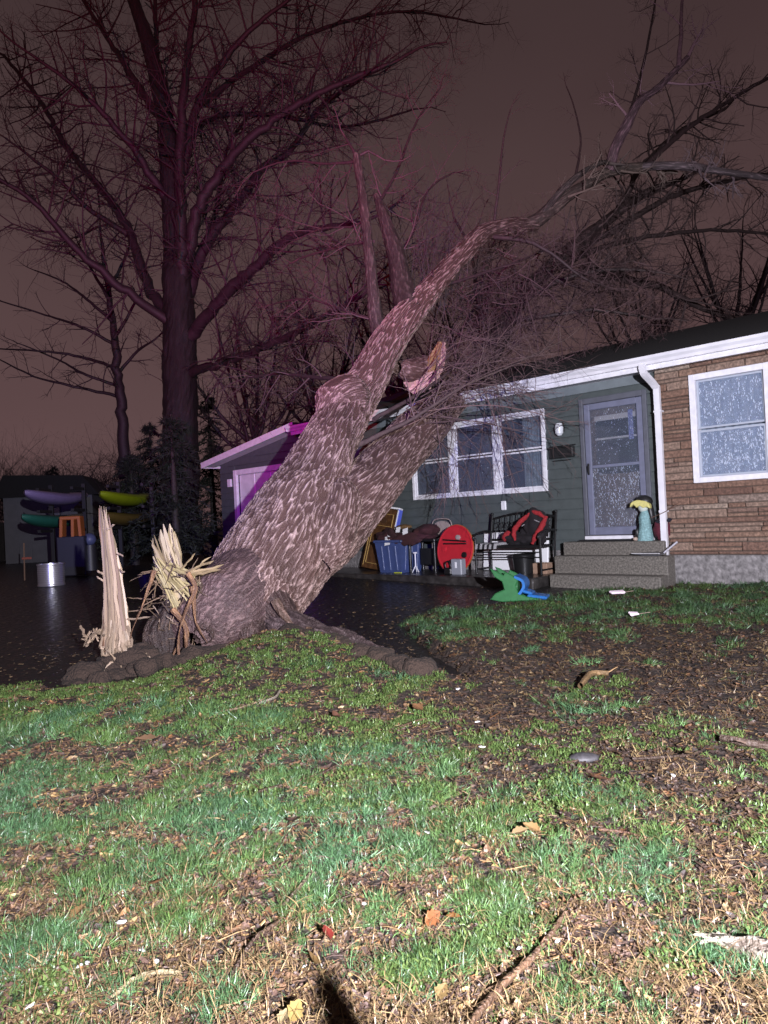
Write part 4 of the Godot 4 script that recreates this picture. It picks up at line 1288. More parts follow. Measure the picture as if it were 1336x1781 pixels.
# ---------------------------------------------------------------- trees that still stand
func standing_trees() -> void:
	var rg := RandomNumberGenerator.new()
	rg.seed = 5
	var c := Color(0.027, 0.0125, 0.017)
	var t := thing("standing_tree", "tall dark bare tree with many rising limbs behind the driveway", "tree")
	var Z := 19.5
	var tk := [P(312, 960, Z), P(313, 860, Z), P(314, 720, Z), P(312, 600, Z), P(310, 500, Z), P(303, 400, Z), P(296, 300, Z), P(285, 190, Z), P(262, 90, Z), P(236, 10, Z), P(214, -60, Z)]
	obj("trunk", bark_tube(tk, [0.62, 0.52, 0.47, 0.45, 0.4, 0.3, 0.27, 0.24, 0.2, 0.16, 0.12], 60, 0.12, 0.03, Color(0.024, 0.016, 0.017), Color(0.011, 0.008, 0.008), 15, 0.06), M.bark, t)
	var tw := G.new()
	var L := [
		[[318, 560, 0], [316, 440, -0.3], [314, 300, -0.6], [318, 180, -0.8], [332, 60, -0.9], [346, -50, -1.0], 0.2],
		[[304, 420, 0], [290, 300, 0.6], [278, 190, 1.0], [272, 70, 1.4], [268, -40, 1.6], 0.16],
		[[320, 470, 0], [344, 370, -0.6], [382, 300, -1.0], [430, 246, -1.4], [500, 192, -1.8], [580, 150, -2.2], [690, 106, -2.6], 0.17],
		[[322, 520, 0], [362, 420, 0.5], [414, 352, 0.8], [458, 292, 1.2], [506, 262, 1.5], [556, 188, 2.0], [640, 130, 2.4], 0.18],
		[[326, 590, 0], [384, 522, -1.0], [440, 466, -1.8], [492, 420, -2.4], [552, 398, -3.0], [625, 388, -3.6], 0.18],
		[[318, 300, -0.5], [348, 172, -0.5], [396, 96, -0.6], [450, 40, -0.8], [530, -20, -1.0], 0.13],
		[[350, 180, -0.5], [450, 110, 0.6], [560, 50, 1.5], [700, 20, 2.5], [830, 40, 3.2], 0.09],
		[[306, 560, 0], [258, 500, 0.6], [226, 402, 1.0], [176, 330, 1.4], [120, 260, 1.8], [64, 168, 2.2], [6, 96, 2.6], 0.17],
		[[306, 570, 0], [212, 500, -0.8], [130, 430, -1.4], [60, 352, -2.0], [-20, 300, -2.6], 0.14],
		[[226, 410, 1.0], [150, 360, 0.4], [100, 310, 0.0], [10, 240, -0.6], 0.09],
		[[290, 350, 0], [240, 268, -0.8], [200, 220, -1.2], [130, 150, -1.8], [50, 92, -2.4], 0.12],
		[[275, 200, 0], [215, 110, 0.6], [170, 40, 1.0], [120, -40, 1.4], 0.11],
		[[322, 650, 0], [400, 626, -1.5], [490, 590, -3.0], [560, 552, -4.0], [630, 515, -5.0], 0.13],
		[[318, 600, 0], [330, 480, 1.0], [372, 380, 1.8], [400, 250, 2.6], [470, 160, 3.2], 0.12],
		[[300, 300, 0], [360, 210, 1.2], [470, 200, 2.0], [600, 220, 2.8], [720, 190, 3.4], 0.1],
	]
	for l in L:
		var pts := []
		var rad := []
		var m: int = l.size() - 1
		for k in m:
			pts.append(P(l[k][0], l[k][1], Z + l[k][2]))
			rad.append(l[m] * lerpf(1.0, 0.28, float(k) / (m - 1)))
		limb(t, tw, pts, rad, rg, 0.17, 1.9, 2, 0.12, 0.26, 0.18, c * rg.randf_range(0.85, 1.3))
	tag(obj("twigs", tw, M.twig, t), "", "", "", "stuff")

	# slim tree to its left
	t = thing("slim_tree", "slim bare tree with level side branches left of the tall tree", "tree")
	tw = G.new()
	Z = 23.0
	limb(t, tw, [P(217, 830, Z), P(212, 720, Z), P(204, 640, Z), P(194, 545, Z), P(182, 460, Z), P(174, 395, Z)], [0.2, 0.17, 0.14, 0.1, 0.07, 0.03], rg, 0.8, 1.2, 2, 0.15, 0.22, 0.3, c, "trunk")
	for l in [[[199, 600], [140, 568], [70, 545], [-10, 520]], [[203, 640], [130, 618], [60, 610], [-20, 606]], [[207, 672], [150, 652], [100, 625], [40, 600]], [[209, 690], [130, 672], [60, 655], [-10, 620]], [[196, 560], [150, 520], [110, 490], [60, 470]], [[204, 650], [240, 610], [270, 590], [300, 560]], [[198, 590], [225, 545], [250, 500]], [[190, 520], [160, 470], [140, 430]], [[188, 500], [215, 455], [230, 410]]]:
		var pts := []
		for q in l: pts.append(P(q[0], q[1], Z + rg.randf_range(-0.8, 0.8)))
		limb(t, tw, pts, [0.06, 0.045, 0.03, 0.02].slice(0, pts.size()), rg, 0.4, 1.0, 1, 0.1, 0.22, 0.15, c)
	tag(obj("twigs", tw, M.twig, t), "", "", "", "stuff")

	# bushy bare trees behind the house
	for b in [[700, 700, 24.0, 5.5, 1.0, "wide bare tree behind the fork of the fallen tree"], [560, 720, 26.0, 5.0, 0.9, "bare bushy tree behind the garage roof"], [830, 640, 25.0, 4.2, 1.0, "bare tree behind the roof to the right of the fallen trunk"], [1280, 560, 26.0, 5.0, 0.55, "thin bare tree behind the right end of the roof"], [1130, 590, 27.0, 4.0, 0.7, "low bare tree behind the middle of the roof"], [445, 760, 24.0, 4.4, 0.9, "bare shrubby tree between the tall tree and the garage"]]:
		var s := thing("bare_tree", b[5], "tree")
		tw = G.new()
		var root := P(b[0], b[1], b[2])
		root.y = base_y(b[2]) - 0.1
		var top := P(b[0], b[1], b[2])
		var h0: float = maxf(1.2, top.y - root.y)
		limb(s, tw, [root, root + Vector3(0.05, h0 * 0.5, 0), root + Vector3(0, h0, 0)], [0.22, 0.18, 0.15], rg, 9.0, 0.5, 1, 0.1, 0.2, 0.9, c, "trunk")
		for k in 9:
			var az := TAU * k / 9.0 + rg.randf()
			var e := rg.randf_range(0.7, 1.35)
			var ln: float = b[3] * rg.randf_range(0.65, 1.0)
			var o := root + Vector3(0, h0 * rg.randf_range(0.7, 1.0), 0)
			var d := Vector3(cos(az) * cos(e), sin(e), sin(az) * cos(e))
			limb(s, tw, [o, o + d * ln * 0.35, o + d * ln * 0.7 + Vector3(0, 0.3, 0), o + d * ln + Vector3(0, 0.9, 0)], [0.09, 0.06, 0.04, 0.02], rg, 0.3 / b[4], 1.5, 2, 0.18, 0.25, 0.1, c * Color(1.1, 0.9, 1.0))
		tag(obj("twigs", tw, M.twig, s), "", "", "", "stuff")

	# evergreens
	for e in [[268, 905, 25.0, 4.8, "dark evergreen just left of the tall bare trunk"], [372, 905, 26.0, 5.9, "dark drooping evergreen between the tall bare tree and the garage"], [95, 905, 34.0, 4.3, "dark evergreen above the white shed"], [306, 905, 18.0, 3.9, "black evergreen shrub at the foot of the tall bare tree"], [232, 905, 20.5, 3.3, "low black evergreen shrub right of the kayak rack"]]:
		var s := thing("evergreen", e[4], "tree")
		var at := P(e[0], e[1], e[2])
		at.y = base_y(e[2])
		var g := G.new()
		g.col = Color(0.04, 0.03, 0.025)
		g.rod(at, at + Vector3(0, e[3], 0), 0.14, 8, 0.02)
		obj("trunk", g, M.limb, s)
		var cr := G.new()
		for k in 130:
			var u := rg.randf()
			var az := rg.randf() * TAU
			var ln: float = lerpf(1.5, 0.25, u) * rg.randf_range(0.7, 1.1)
			var p0 := at + Vector3(0, lerpf(0.5, e[3] - 0.1, u), 0)
			var d := Vector3(cos(az), -0.05, sin(az))
			for q in 46:
				var w := rg.randf()
				var pp := p0 + d * ln * w + Vector3(0, -0.35 * w * w * ln, 0)
				cr.col = Color(0.008, 0.011, 0.007) * rg.randf_range(0.6, 1.5)
				var nd := (d * 0.7 + Vector3(rg.randfn(), rg.randfn() - 0.4, rg.randfn()) * 0.6).normalized() * rg.randf_range(0.1, 0.24)
				var sd := nd.cross(Vector3(rg.randfn(), rg.randfn(), rg.randfn())).normalized() * 0.018
				cr.tri(pp - sd, pp + sd, pp + nd)
		tag(obj("foliage", cr, M.twig, s), "", "", "", "stuff")
	# thicket along the far side
	for k in 9:
		var x := -20.0 + k * 38.0
		var s := thing("bare_shrub", ["bare shrub at the far left edge of the yard", "rounded bare shrub above the white shed roof", "second bare shrub over the white shed roof", "bare shrub to the right of the shed gable", "twiggy shrub left of the slim tree", "twiggy shrub behind the slim tree trunk", "shrub between the slim tree and the tall tree", "shrub hidden behind the tall tree trunk", "shrub left of the garage wall"][k], "shrub", Vector3.ZERO, 0.0, "bare shrubs along the far side of the yard")
		tw = G.new()
		var root := P(x, 900, 33.0 + rg.randf_range(-2, 2))
		root.y = 0.3
		tw.col = c * 0.8
		for q in 26:
			grow(tw, root + Vector3(rg.randfn() * 0.6, 0, rg.randfn() * 0.6), Vector3(rg.randfn() * 0.35, 1, rg.randfn() * 0.35).normalized(), rg.randf_range(2.6, 4.6), 0.03, 2, 0.12, 0.16, rg, 6)
		obj("stems", tw, M.twig, s)

# ---------------------------------------------------------------- things along the house front (x along the wall, z out from it)
func here(called: String, label: String, category: String, x: float, y: float, z: float, turn := 0.0, group := "") -> Node3D:
	var b := Basis(Vector3.UP, HOUSE_TURN)
	return thing(called, label, category, HOUSE_AT + b * Vector3(x, y, z), HOUSE_TURN + turn, group)

func clutter() -> void:
	var blk := mat(Color(0.014, 0.014, 0.015), 0.35, 0.3)
	var g: G
	# brown panel
	var o := here("leaning_panel", "brown wooden game table top with gold lines and blue edge, leaning on its side", "table top", -4.82, 0.15, 0.55, 0.15)
	var tilt := Basis(Vector3.RIGHT, -0.22) * Basis(Vector3(0, 0, 1), -0.16)
	g = G.new()
	g.box(Vector3(0.62, 1.22, 0.07), Transform3D(tilt, tilt * Vector3(0, 0.63, 0)), 0.008)
	obj("board", g, mat(Color(0.12, 0.055, 0.02), 0.35, 0, "mottle", 1.2), o)
	g = G.new()
	for s in [[-0.22, -0.5, -0.22, 0.5], [0.22, -0.5, 0.22, 0.5], [-0.22, 0.5, 0.22, 0.5], [-0.22, 0.26, 0.22, 0.26], [-0.22, -0.5, 0.22, -0.5], [-0.27, -0.56, -0.27, 0.56]]:
		g.bar(tilt * Vector3(s[0], 0.63 + s[1], 0.037), tilt * Vector3(s[2], 0.63 + s[3], 0.037), 0.014, 0.006)
	obj("gold_line", g, mat(Color(0.45, 0.3, 0.1), 0.4), o)
	g = G.new()
	g.rod(tilt * Vector3(0, 1.0, 0.03), tilt * Vector3(0, 1.0, 0.042), 0.07, 20)
	obj("medallion", g, mat(Color(0.05, 0.025, 0.012), 0.3), o)
	g = G.new()
	g.box(Vector3(0.035, 1.24, 0.12), Transform3D(tilt, tilt * Vector3(0.33, 0.63, 0)), 0.006)
	obj("edge", g, mat(Color(0.1, 0.14, 0.62), 0.35), o)
	g = G.new()
	g.box(Vector3(0.69, 0.035, 0.12), Transform3D(tilt, tilt * Vector3(0.0, 1.265, 0)), 0.006)
	g.box(Vector3(0.02, 1.2, 0.01), Transform3D(tilt, tilt * Vector3(0.33, 0.63, 0.066)))
	obj("edge", g, M.white_plastic, o)
	# checkered ball on top of it
	o = here("checkered_ball", "small black and white checkered ball on top of the brown panel", "ball", -4.6, 1.42, 0.3)
	g = G.new()
	g.blob(Vector3.ONE * 0.09, Transform3D(), nf, 0.0, 20, 14)
	obj("ball", g, blk, o)
	for k in 9:
		g = G.new()
		var d := Vector3(sin(k * 2.4) * 0.9, cos(k * 1.3), cos(k * 2.4)).normalized()
		g.lathe([Vector2(0.034, 0.0), Vector2(0.03, 0.006), Vector2(0, 0.008)], 6, Transform3D(Basis(Quaternion(Vector3.UP, d)), d * 0.086))
		obj("patch", g, M.white_plastic, o)
	# cloudy bag beside it
	o = here("clear_bag", "pale crumpled plastic bag beside the blue tote", "bag", -4.38, 0.15, 0.7)
	g = G.new()
	g.blob(Vector3(0.15, 0.19, 0.12), Transform3D(Basis(), Vector3(0, 0.18, 0)), nf, 0.4, 26, 18, Vector3(4, 4, 4), 0.8)
	obj("bag", g, mat(Color(0.2, 0.2, 0.21), 0.3), o)
	# blue tote
	o = here("blue_tote", "blue plastic tote bin heaped with maroon clothes", "bin", -4.05, 0.15, 0.62)
	var bl := mat(Color(0.05, 0.075, 0.2), 0.4, 0, "soft", 2.0)
	g = G.new()
	var w0 := 0.27
	var w1 := 0.33
	for q in 4:
		var a := Basis(Vector3.UP, q * PI / 2)
		g.quad(a * Vector3(-w0, 0, w0), a * Vector3(w0, 0, w0), a * Vector3(w1, 0.58, w1), a * Vector3(-w1, 0.58, w1))
		for s in 3:
			g.box(Vector3(0.05, 0.46, 0.03), Transform3D(a * Basis(Vector3.RIGHT, 0.1), a * Vector3(-0.17 + 0.17 * s, 0.27, 0.3)), 0.008)
	obj("bin", g, bl, o)
	g = G.new()
	for q in 4:
		var a := Basis(Vector3.UP, q * PI / 2)
		g.box(Vector3(0.72, 0.05, 0.05), Transform3D(a, a * Vector3(0, 0.58, 0.335)), 0.012)
	obj("rim", g, bl, o)
	o = here("clothes_pile", "heap of maroon clothes lying on the blue tote and black stand", "clothes", -3.75, 0.78, 0.58)
	g = G.new()
	for c in [[-0.42, 0.03, 0.06, 0.34, 0.1, 0.3, Color(0.06, 0.012, 0.018)], [0.1, 0.02, 0.08, 0.42, 0.09, 0.27, Color(0.07, 0.014, 0.02)], [0.36, 0.12, 0.0, 0.22, 0.12, 0.22, Color(0.065, 0.012, 0.018)], [-0.2, 0.12, -0.02, 0.22, 0.08, 0.2, Color(0.022, 0.018, 0.018)], [-0.35, 0.06, 0.26, 0.26, 0.13, 0.06, Color(0.05, 0.012, 0.017)], [0.15, -0.02, 0.3, 0.3, 0.1, 0.05, Color(0.055, 0.012, 0.018)]]:
		g.col = c[6]
		g.blob(Vector3(c[3], c[4], c[5]), Transform3D(Basis(Vector3.UP, c[0]), Vector3(c[0], c[1], c[2])), nf, 0.35, 34, 20, Vector3(c[0] * 9, 1, 2), 0.6)
	obj("garments", g, M.cloth, o)
	g = G.new()
	g.col = Color(0.2, 0.11, 0.04)
	g.blob(Vector3(0.14, 0.05, 0.1), Transform3D(Basis(), Vector3(-0.12, 0.2, 0.05)), nf, 0.4, 24, 14, Vector3(3, 3, 0), 0.6)
	obj("tan_cloth", g, M.cloth, o)
	for s in [[-0.3, 0.0, 0.36, 0.13, 0.2, "folded white papers hanging over the blue tote"], [-0.08, 0.17, 0.3, 0.1, 0.1, "white paper lying on the maroon clothes, left"], [0.1, 0.14, 0.31, 0.12, 0.11, "white paper lying on the maroon clothes, right"]]:
		var pp := here("paper_sheet", s[5], "paper", -3.75 + s[0], 0.78 + s[1], 0.58 + s[2])
		g = G.new()
		var b2 := Basis(Vector3.RIGHT, -0.35) * Basis(Vector3(0, 0, 1), rng.randf_range(-0.3, 0.3))
		for q in 4:
			var u := q / 4.0 - 0.5
			g.box(Vector3(s[3], s[4] / 4.0 + 0.002, 0.003), Transform3D(b2 * Basis(Vector3.RIGHT, 0.25 * sin(q * 2.0)), b2 * Vector3(0, u * s[4], 0.006 * sin(q * 2.0))))
		obj("sheet", g, M.white_plastic, pp)
	# black stand
	o = here("side_table", "small black table between the blue tote and red round table", "table", -3.4, 0.15, 0.55)
	g = G.new()
	g.bx(-0.32, 0.32, 0.56, 0.6, -0.2, 0.22, 0.008)
	obj("top", g, blk, o)
	for s in [[-0.29, -0.17], [0.29, -0.17], [-0.29, 0.19], [0.29, 0.19]]:
		g = G.new()
		g.bx(s[0] - 0.022, s[0] + 0.022, 0, 0.5598, s[1] - 0.022, s[1] + 0.022, 0.005)
		obj("leg", g, blk, o)
	g = G.new()
	g.bx(-0.26, 0.26, 0.12, 0.42, -0.08, -0.06, 0.004)
	obj("drawer_box", g, blk, o)
	o = here("small_tripod", "tiny white stand on the floor under the black table", "stand", -3.5, 0.15, 0.82)
	g = G.new()
	g.rod(Vector3(0, 0.12, 0), Vector3(0, 0.36, 0), 0.012)
	g.box(Vector3(0.07, 0.03, 0.04), Transform3D(Basis(), Vector3(0, 0.36, 0)), 0.006)
	for k in 3: g.bar(Vector3(0, 0.14, 0), Vector3(cos(k * 2.1) * 0.07, 0.01, sin(k * 2.1) * 0.07), 0.012, 0.012)
	obj("stand", g, M.white_plastic, o)
	o = here("yellow_stick", "short yellow stick on the patio in front of the blue tote", "stick", -3.72, 0.165, 1.05)
	g = G.new()
	g.rod(Vector3(-0.1, 0, 0), Vector3(0.1, 0.006, 0.03), 0.013)
	obj("stick", g, mat(Color(0.45, 0.5, 0.05), 0.4), o)
	# folding chair behind
	o = here("folding_chair", "beige folded metal chair leaning on the siding behind the black table", "chair", -3.35, 0.15, 0.2)
	var bg := mat(Color(0.33, 0.27, 0.24), 0.45, 0, "soft", 2)
	g = G.new()
	var poly := PackedVector2Array()
	for k in 9: poly.push_back(Vector2(0.21 * cos(PI * k / 8.0), 0.78 + 0.13 * sin(PI * k / 8.0)))
	poly.push_back(Vector2(-0.215, 0.62)); poly.push_back(Vector2(0.215, 0.62))
	g.prism(poly, 0.025, Transform3D(), 0.006)
	obj("backrest", g, bg, o)
	g = G.new()
	g.box(Vector3(0.43, 0.5, 0.03), Transform3D(Basis(), Vector3(0, 0.33, 0.04)), 0.012)
	obj("seat", g, bg, o)
	for s in [-1, 1]:
		g = G.new()
		g.tube(spline([Vector3(s * 0.23, 0, 0.07), Vector3(s * 0.23, 0.6, 0.01), Vector3(s * 0.235, 0.82, 0.0), Vector3(s * 0.17, 0.93, 0), Vector3(0, 0.95, 0)], 0.06), spread([Vector3(s * 0.23, 0, 0.07), Vector3(s * 0.23, 0.6, 0.01), Vector3(s * 0.235, 0.82, 0.0), Vector3(s * 0.17, 0.93, 0), Vector3(0, 0.95, 0)], [0.011, 0.011, 0.011, 0.011, 0.011], 0.06), 8)
		obj("leg", g, bg, o)
	# red round table stood on edge
	o = here("red_round_table", "round red plastic table folded and stood on its rim", "table", -2.62, 0.15, 0.78, -0.1)
	var red := mat(Color(0.5, 0.022, 0.035), 0.33, 0, "soft", 1.5)
	var rt := Transform3D(Basis(Vector3.RIGHT, PI / 2 - 0.16), Vector3(0, 0.42, 0))
	g = G.new()
	g.lathe([Vector2(0, -0.02), Vector2(0.39, -0.02), Vector2(0.418, -0.012), Vector2(0.418, 0.012), Vector2(0.4, 0.02), Vector2(0.375, 0.012), Vector2(0, 0.012)], 56, rt)
	obj("table_top", g, red, o)
	g = G.new()
	g.lathe([Vector2(0.41, -0.022), Vector2(0.428, -0.014), Vector2(0.428, 0.004), Vector2(0.41, 0.004)], 56, rt)
	obj("rim", g, mat(Color(0.34, 0.1, 0.03), 0.4), o)
	var nfr := rt.basis.y
	for s in [[-0.27, 0.16, 0.27, 0.13], [-0.25, 0.09, 0.28, 0.09]]:
		g = G.new()
		g.rod(rt * Vector3(s[0], 0.035, -s[1]), rt * Vector3(s[2], 0.035, -s[3]), 0.013, 8)
		obj("leg", g, blk, o)
	for s in [[-0.24, 0.0], [0.24, -0.1], [0.0, -0.28], [0.22, -0.3], [-0.1, -0.26]]:
		g = G.new()
		g.lathe([Vector2(0.055, 0.012), Vector2(0.05, 0.035), Vector2(0.0, 0.04)], 16, Transform3D(rt.basis, rt * Vector3(s[0], 0, -s[1])))
		obj("socket", g, red if s[0] < 0 else blk, o)
	g = G.new()
	g.lathe([Vector2(0.045, 0.012), Vector2(0.04, 0.05), Vector2(0.0, 0.055)], 16, Transform3D(rt.basis, rt * Vector3(0.08, 0, -0.2)))
	obj("cap", g, mat(Color(0.3, 0.25, 0.24), 0.4), o)
	# box in front
	o = here("grey_caddy", "small grey plastic caddy in front of the red round table", "box", -2.42, 0.15, 0.98)
	g = G.new()
	g.bx(-0.1, 0.12, 0, 0.27, -0.07, 0.07, 0.015)
	obj("box", g, mat(Color(0.22, 0.23, 0.26), 0.45), o)
	g = G.new()
	g.bx(-0.01, 0.03, 0.12, 0.22, 0.0705, 0.075, 0.002)
	obj("slot", g, M.white_plastic, o)
	g = G.new()
	g.bx(-0.27, -0.11, 0, 0.12, -0.05, 0.06, 0.02)
	g.tube(spline([Vector3(-0.26, 0.1, 0), Vector3(-0.27, 0.2, 0), Vector3(-0.18, 0.22, 0), Vector3(-0.15, 0.11, 0)], 0.03), spread([Vector3(-0.26, 0.1, 0), Vector3(-0.27, 0.2, 0), Vector3(-0.18, 0.22, 0), Vector3(-0.15, 0.11, 0)], [0.012, 0.012, 0.012, 0.012], 0.03), 6)
	obj("handle", g, blk, o)
	# white folding table behind the bench
	o = here("white_folding_table", "white folding table leaning on the wall behind the black bench", "table", -1.75, 0.15, 0.17)
	var lean := Basis(Vector3.RIGHT, -0.12)
	g = G.new()
	g.box(Vector3(1.3, 0.66, 0.045), Transform3D(lean, lean * Vector3(-0.08, 0.34, 0)), 0.014)
	obj("table_top", g, M.white_plastic, o)
	g = G.new()
	g.box(Vector3(1.32, 0.035, 0.05), Transform3D(lean, lean * Vector3(-0.08, 0.69, 0)), 0.008)
	obj("rim", g, blk, o)
	bench(blk)
	# wet dog bowl size black tub under the bench
	o = here("black_tub", "black tub standing under the bench", "tub", -1.4, 0.15, 0.55)
	g = G.new()
	g.lathe([Vector2(0, 0.01), Vector2(0.15, 0.0), Vector2(0.19, 0.3), Vector2(0.2, 0.32), Vector2(0.18, 0.32), Vector2(0.14, 0.03), Vector2(0, 0.03)], 24)
	obj("tub", g, blk, o)
	o = here("cardboard_box", "small tan box under the right end of the bench", "box", -1.1, 0.15, 0.45)
	g = G.new()
	g.bx(-0.13, 0.13, 0, 0.17, -0.12, 0.12, 0.006)
	obj("carton", g, mat(Color(0.3, 0.19, 0.13), 0.8, 0, "soft", 3), o)
	g = G.new()
	g.bx(-0.132, 0.132, 0.1705, 0.176, -0.02, 0.02)
	obj("tape", g, mat(Color(0.36, 0.25, 0.16), 0.3), o)

func bench(blk: Material) -> void:
	var o := here("metal_bench", "black metal garden bench with an arched back against the siding", "bench", -1.56, 0.15, 0.55)
	var g: G
	var hw := 0.62
	for s in [-1, 1]:
		g = G.new()
		g.bar(Vector3(s * hw, 0, 0.24), Vector3(s * hw, 0.64, 0.24), 0.035, 0.035, 0.006)
		g.bar(Vector3(s * hw, 0, -0.2), Vector3(s * hw, 0.46, -0.2), 0.035, 0.035, 0.006)
		g.bar(Vector3(s * hw, 0.44, -0.2), Vector3(s * hw, 0.97, -0.3), 0.035, 0.035, 0.006)
		g.bar(Vector3(s * hw, 0.08, -0.2), Vector3(s * hw, 0.08, 0.24), 0.025, 0.025, 0.004)
		g.blob(Vector3.ONE * 0.026, Transform3D(Basis(), Vector3(s * hw, 0.99, -0.3)), nf, 0.0, 10, 8)
		obj("leg", g, blk, o)
		g = G.new()
		var ap := [Vector3(s * hw, 0.68, -0.28), Vector3(s * hw, 0.7, -0.05), Vector3(s * hw, 0.67, 0.2), Vector3(s * hw, 0.6, 0.29), Vector3(s * hw, 0.55, 0.24)]
		g.tube(spline(ap, 0.05), spread(ap, [0.02, 0.02, 0.02, 0.018, 0.014], 0.05), 8, true)
		obj("armrest", g, blk, o)
	for k in 8:
		g = G.new()
		g.bar(Vector3(-hw, 0.45, -0.18 + k * 0.06), Vector3(hw, 0.45, -0.18 + k * 0.06), 0.018, 0.036, 0.004)
		obj("seat_slat", g, blk, o)
	g = G.new()
	g.bar(Vector3(-hw, 0.36, 0.235), Vector3(hw, 0.36, 0.235), 0.03, 0.02, 0.004)
	g.bar(Vector3(-hw, 0.28, 0.235), Vector3(hw, 0.28, 0.235), 0.02, 0.02, 0.004)
	obj("apron", g, blk, o)
	var bk := func(x: float, y: float) -> Vector3: return Vector3(x, y, -0.2 - (y - 0.44) * 0.19)
	g = G.new()
	var arch := []
	for k in 9:
		var u := k / 8.0
		arch.append(bk.call(lerpf(-hw, hw, u), 0.9 + 0.09 * sin(PI * u)))
	var ar := []
	for k in 9: ar.append(0.018)
	g.tube(spline(arch, 0.06), spread(arch, ar, 0.06), 8, true)
	g.rod(bk.call(-hw, 0.55), bk.call(hw, 0.55), 0.015)
	obj("back_rail", g, blk, o)
	for k in 11:
		var x := lerpf(-hw + 0.09, hw - 0.09, k / 10.0)
		g = G.new()
		g.rod(bk.call(x, 0.55), bk.call(x, 0.9 + 0.08 * sin(PI * (x + hw) / (2 * hw))), 0.009, 6)
		obj("back_bar", g, blk, o)
	g = G.new()
	for k in 10:
		var x := lerpf(-hw + 0.13, hw - 0.13, k / 9.0)
		var ring := []
		var rr := []
		for q in 13:
			ring.append(bk.call(x + 0.045 * cos(TAU * q / 12.0), 0.8 + 0.045 * sin(TAU * q / 12.0)))
			rr.append(0.007)
		g.tube(PackedVector3Array(ring), PackedFloat32Array(rr), 6)
	obj("scrollwork", g, blk, o)
	# black and red jacket and life vest heaped on the seat
	var j := here("red_black_jacket", "black and red padded jacket slumped on the right of the bench", "jacket", -1.29, 0.64, 0.5)
	g = G.new()
	g.col = Color(0.012, 0.011, 0.012)
	g.blob(Vector3(0.26, 0.27, 0.15), Transform3D(Basis(Vector3(0, 0, 1), -0.45), Vector3(0.08, 0.2, 0)), nf, 0.45, 40, 26, Vector3(1, 2, 3), 0.6)
	g.blob(Vector3(0.3, 0.12, 0.17), Transform3D(Basis(), Vector3(-0.12, 0.07, 0.05)), nf, 0.5, 36, 20, Vector3(5, 2, 3), 0.7)
	g.blob(Vector3(0.2, 0.13, 0.12), Transform3D(Basis(Vector3(0, 0, 1), -0.3), Vector3(0.13, 0.42, -0.06)), nf, 0.5, 30, 20, Vector3(8, 2, 3), 0.7)
	obj("body", g, M.cloth, j)
	g = G.new()
	g.col = Color(0.42, 0.02, 0.03)
	for s in [[Vector3(0.1, 0.5, 0.08), Vector3(-0.06, 0.36, 0.16), Vector3(-0.17, 0.2, 0.2), Vector3(-0.14, 0.06, 0.23), 0.04], [Vector3(0.33, 0.42, 0.03), Vector3(0.3, 0.26, 0.14), Vector3(0.22, 0.12, 0.19), Vector3(0.16, 0.0, 0.2), 0.045], [Vector3(0.06, 0.52, 0.05), Vector3(0.16, 0.5, 0.08), Vector3(0.26, 0.46, 0.08), Vector3(0.32, 0.4, 0.05), 0.035], [Vector3(-0.34, 0.2, 0.1), Vector3(-0.36, 0.14, 0.14), Vector3(-0.38, 0.1, 0.14), Vector3(-0.4, 0.05, 0.12), 0.06]]:
		var pl := [s[0], s[1], s[2], s[3]]
		var k0 := g.v.size()
		var sp := spline(pl, 0.02)
		g.tube(sp, spread(pl, [s[4] * 0.6, s[4], s[4], s[4] * 0.5], 0.02), 10, false)
		for q in range(k0, g.v.size()): g.v[q] += g.n[q] * 0.018 * nf.get_noise_3dv(g.v[q] * 9.0)
		g.smooth(k0)
	obj("red_panel", g, M.cloth, j)
	g = G.new()
	g.col = Color(0.4, 0.38, 0.4)
	g.box(Vector3(0.1, 0.014, 0.01), Transform3D(Basis(Vector3(0, 0, 1), -0.4), Vector3(0.24, 0.36, 0.17)), 0.003)
	g.box(Vector3(0.06, 0.014, 0.01), Transform3D(Basis(Vector3(0, 0, 1), 0.5), Vector3(0.0, 0.3, 0.19)), 0.003)
	obj("reflective_strip", g, M.cloth, j)
	var tw := here("striped_towel", "black and white striped towel on the left of the bench seat", "towel", -1.93, 0.62, 0.6)
	for k in 9:
		g = G.new()
		g.col = Color(0.55, 0.54, 0.55) if k % 2 == 0 else Color(0.015, 0.015, 0.016)
		var x := -0.2 + k * 0.046
		g.prism(PackedVector2Array([Vector2(-0.2, 0.005), Vector2(0.2, 0.005), Vector2(0.22, -0.05), Vector2(0.24, -0.05), Vector2(0.215, 0.03 + 0.01 * sin(k)), Vector2(0.05, 0.04 + 0.012 * sin(k * 1.7)), Vector2(-0.2, 0.03)]), 0.045, Transform3D(Basis(Vector3(0, 0, 1), Vector3.UP, Vector3(-1, 0, 0)), Vector3(x, 0, 0)))
		obj("stripe", g, M.cloth, tw)

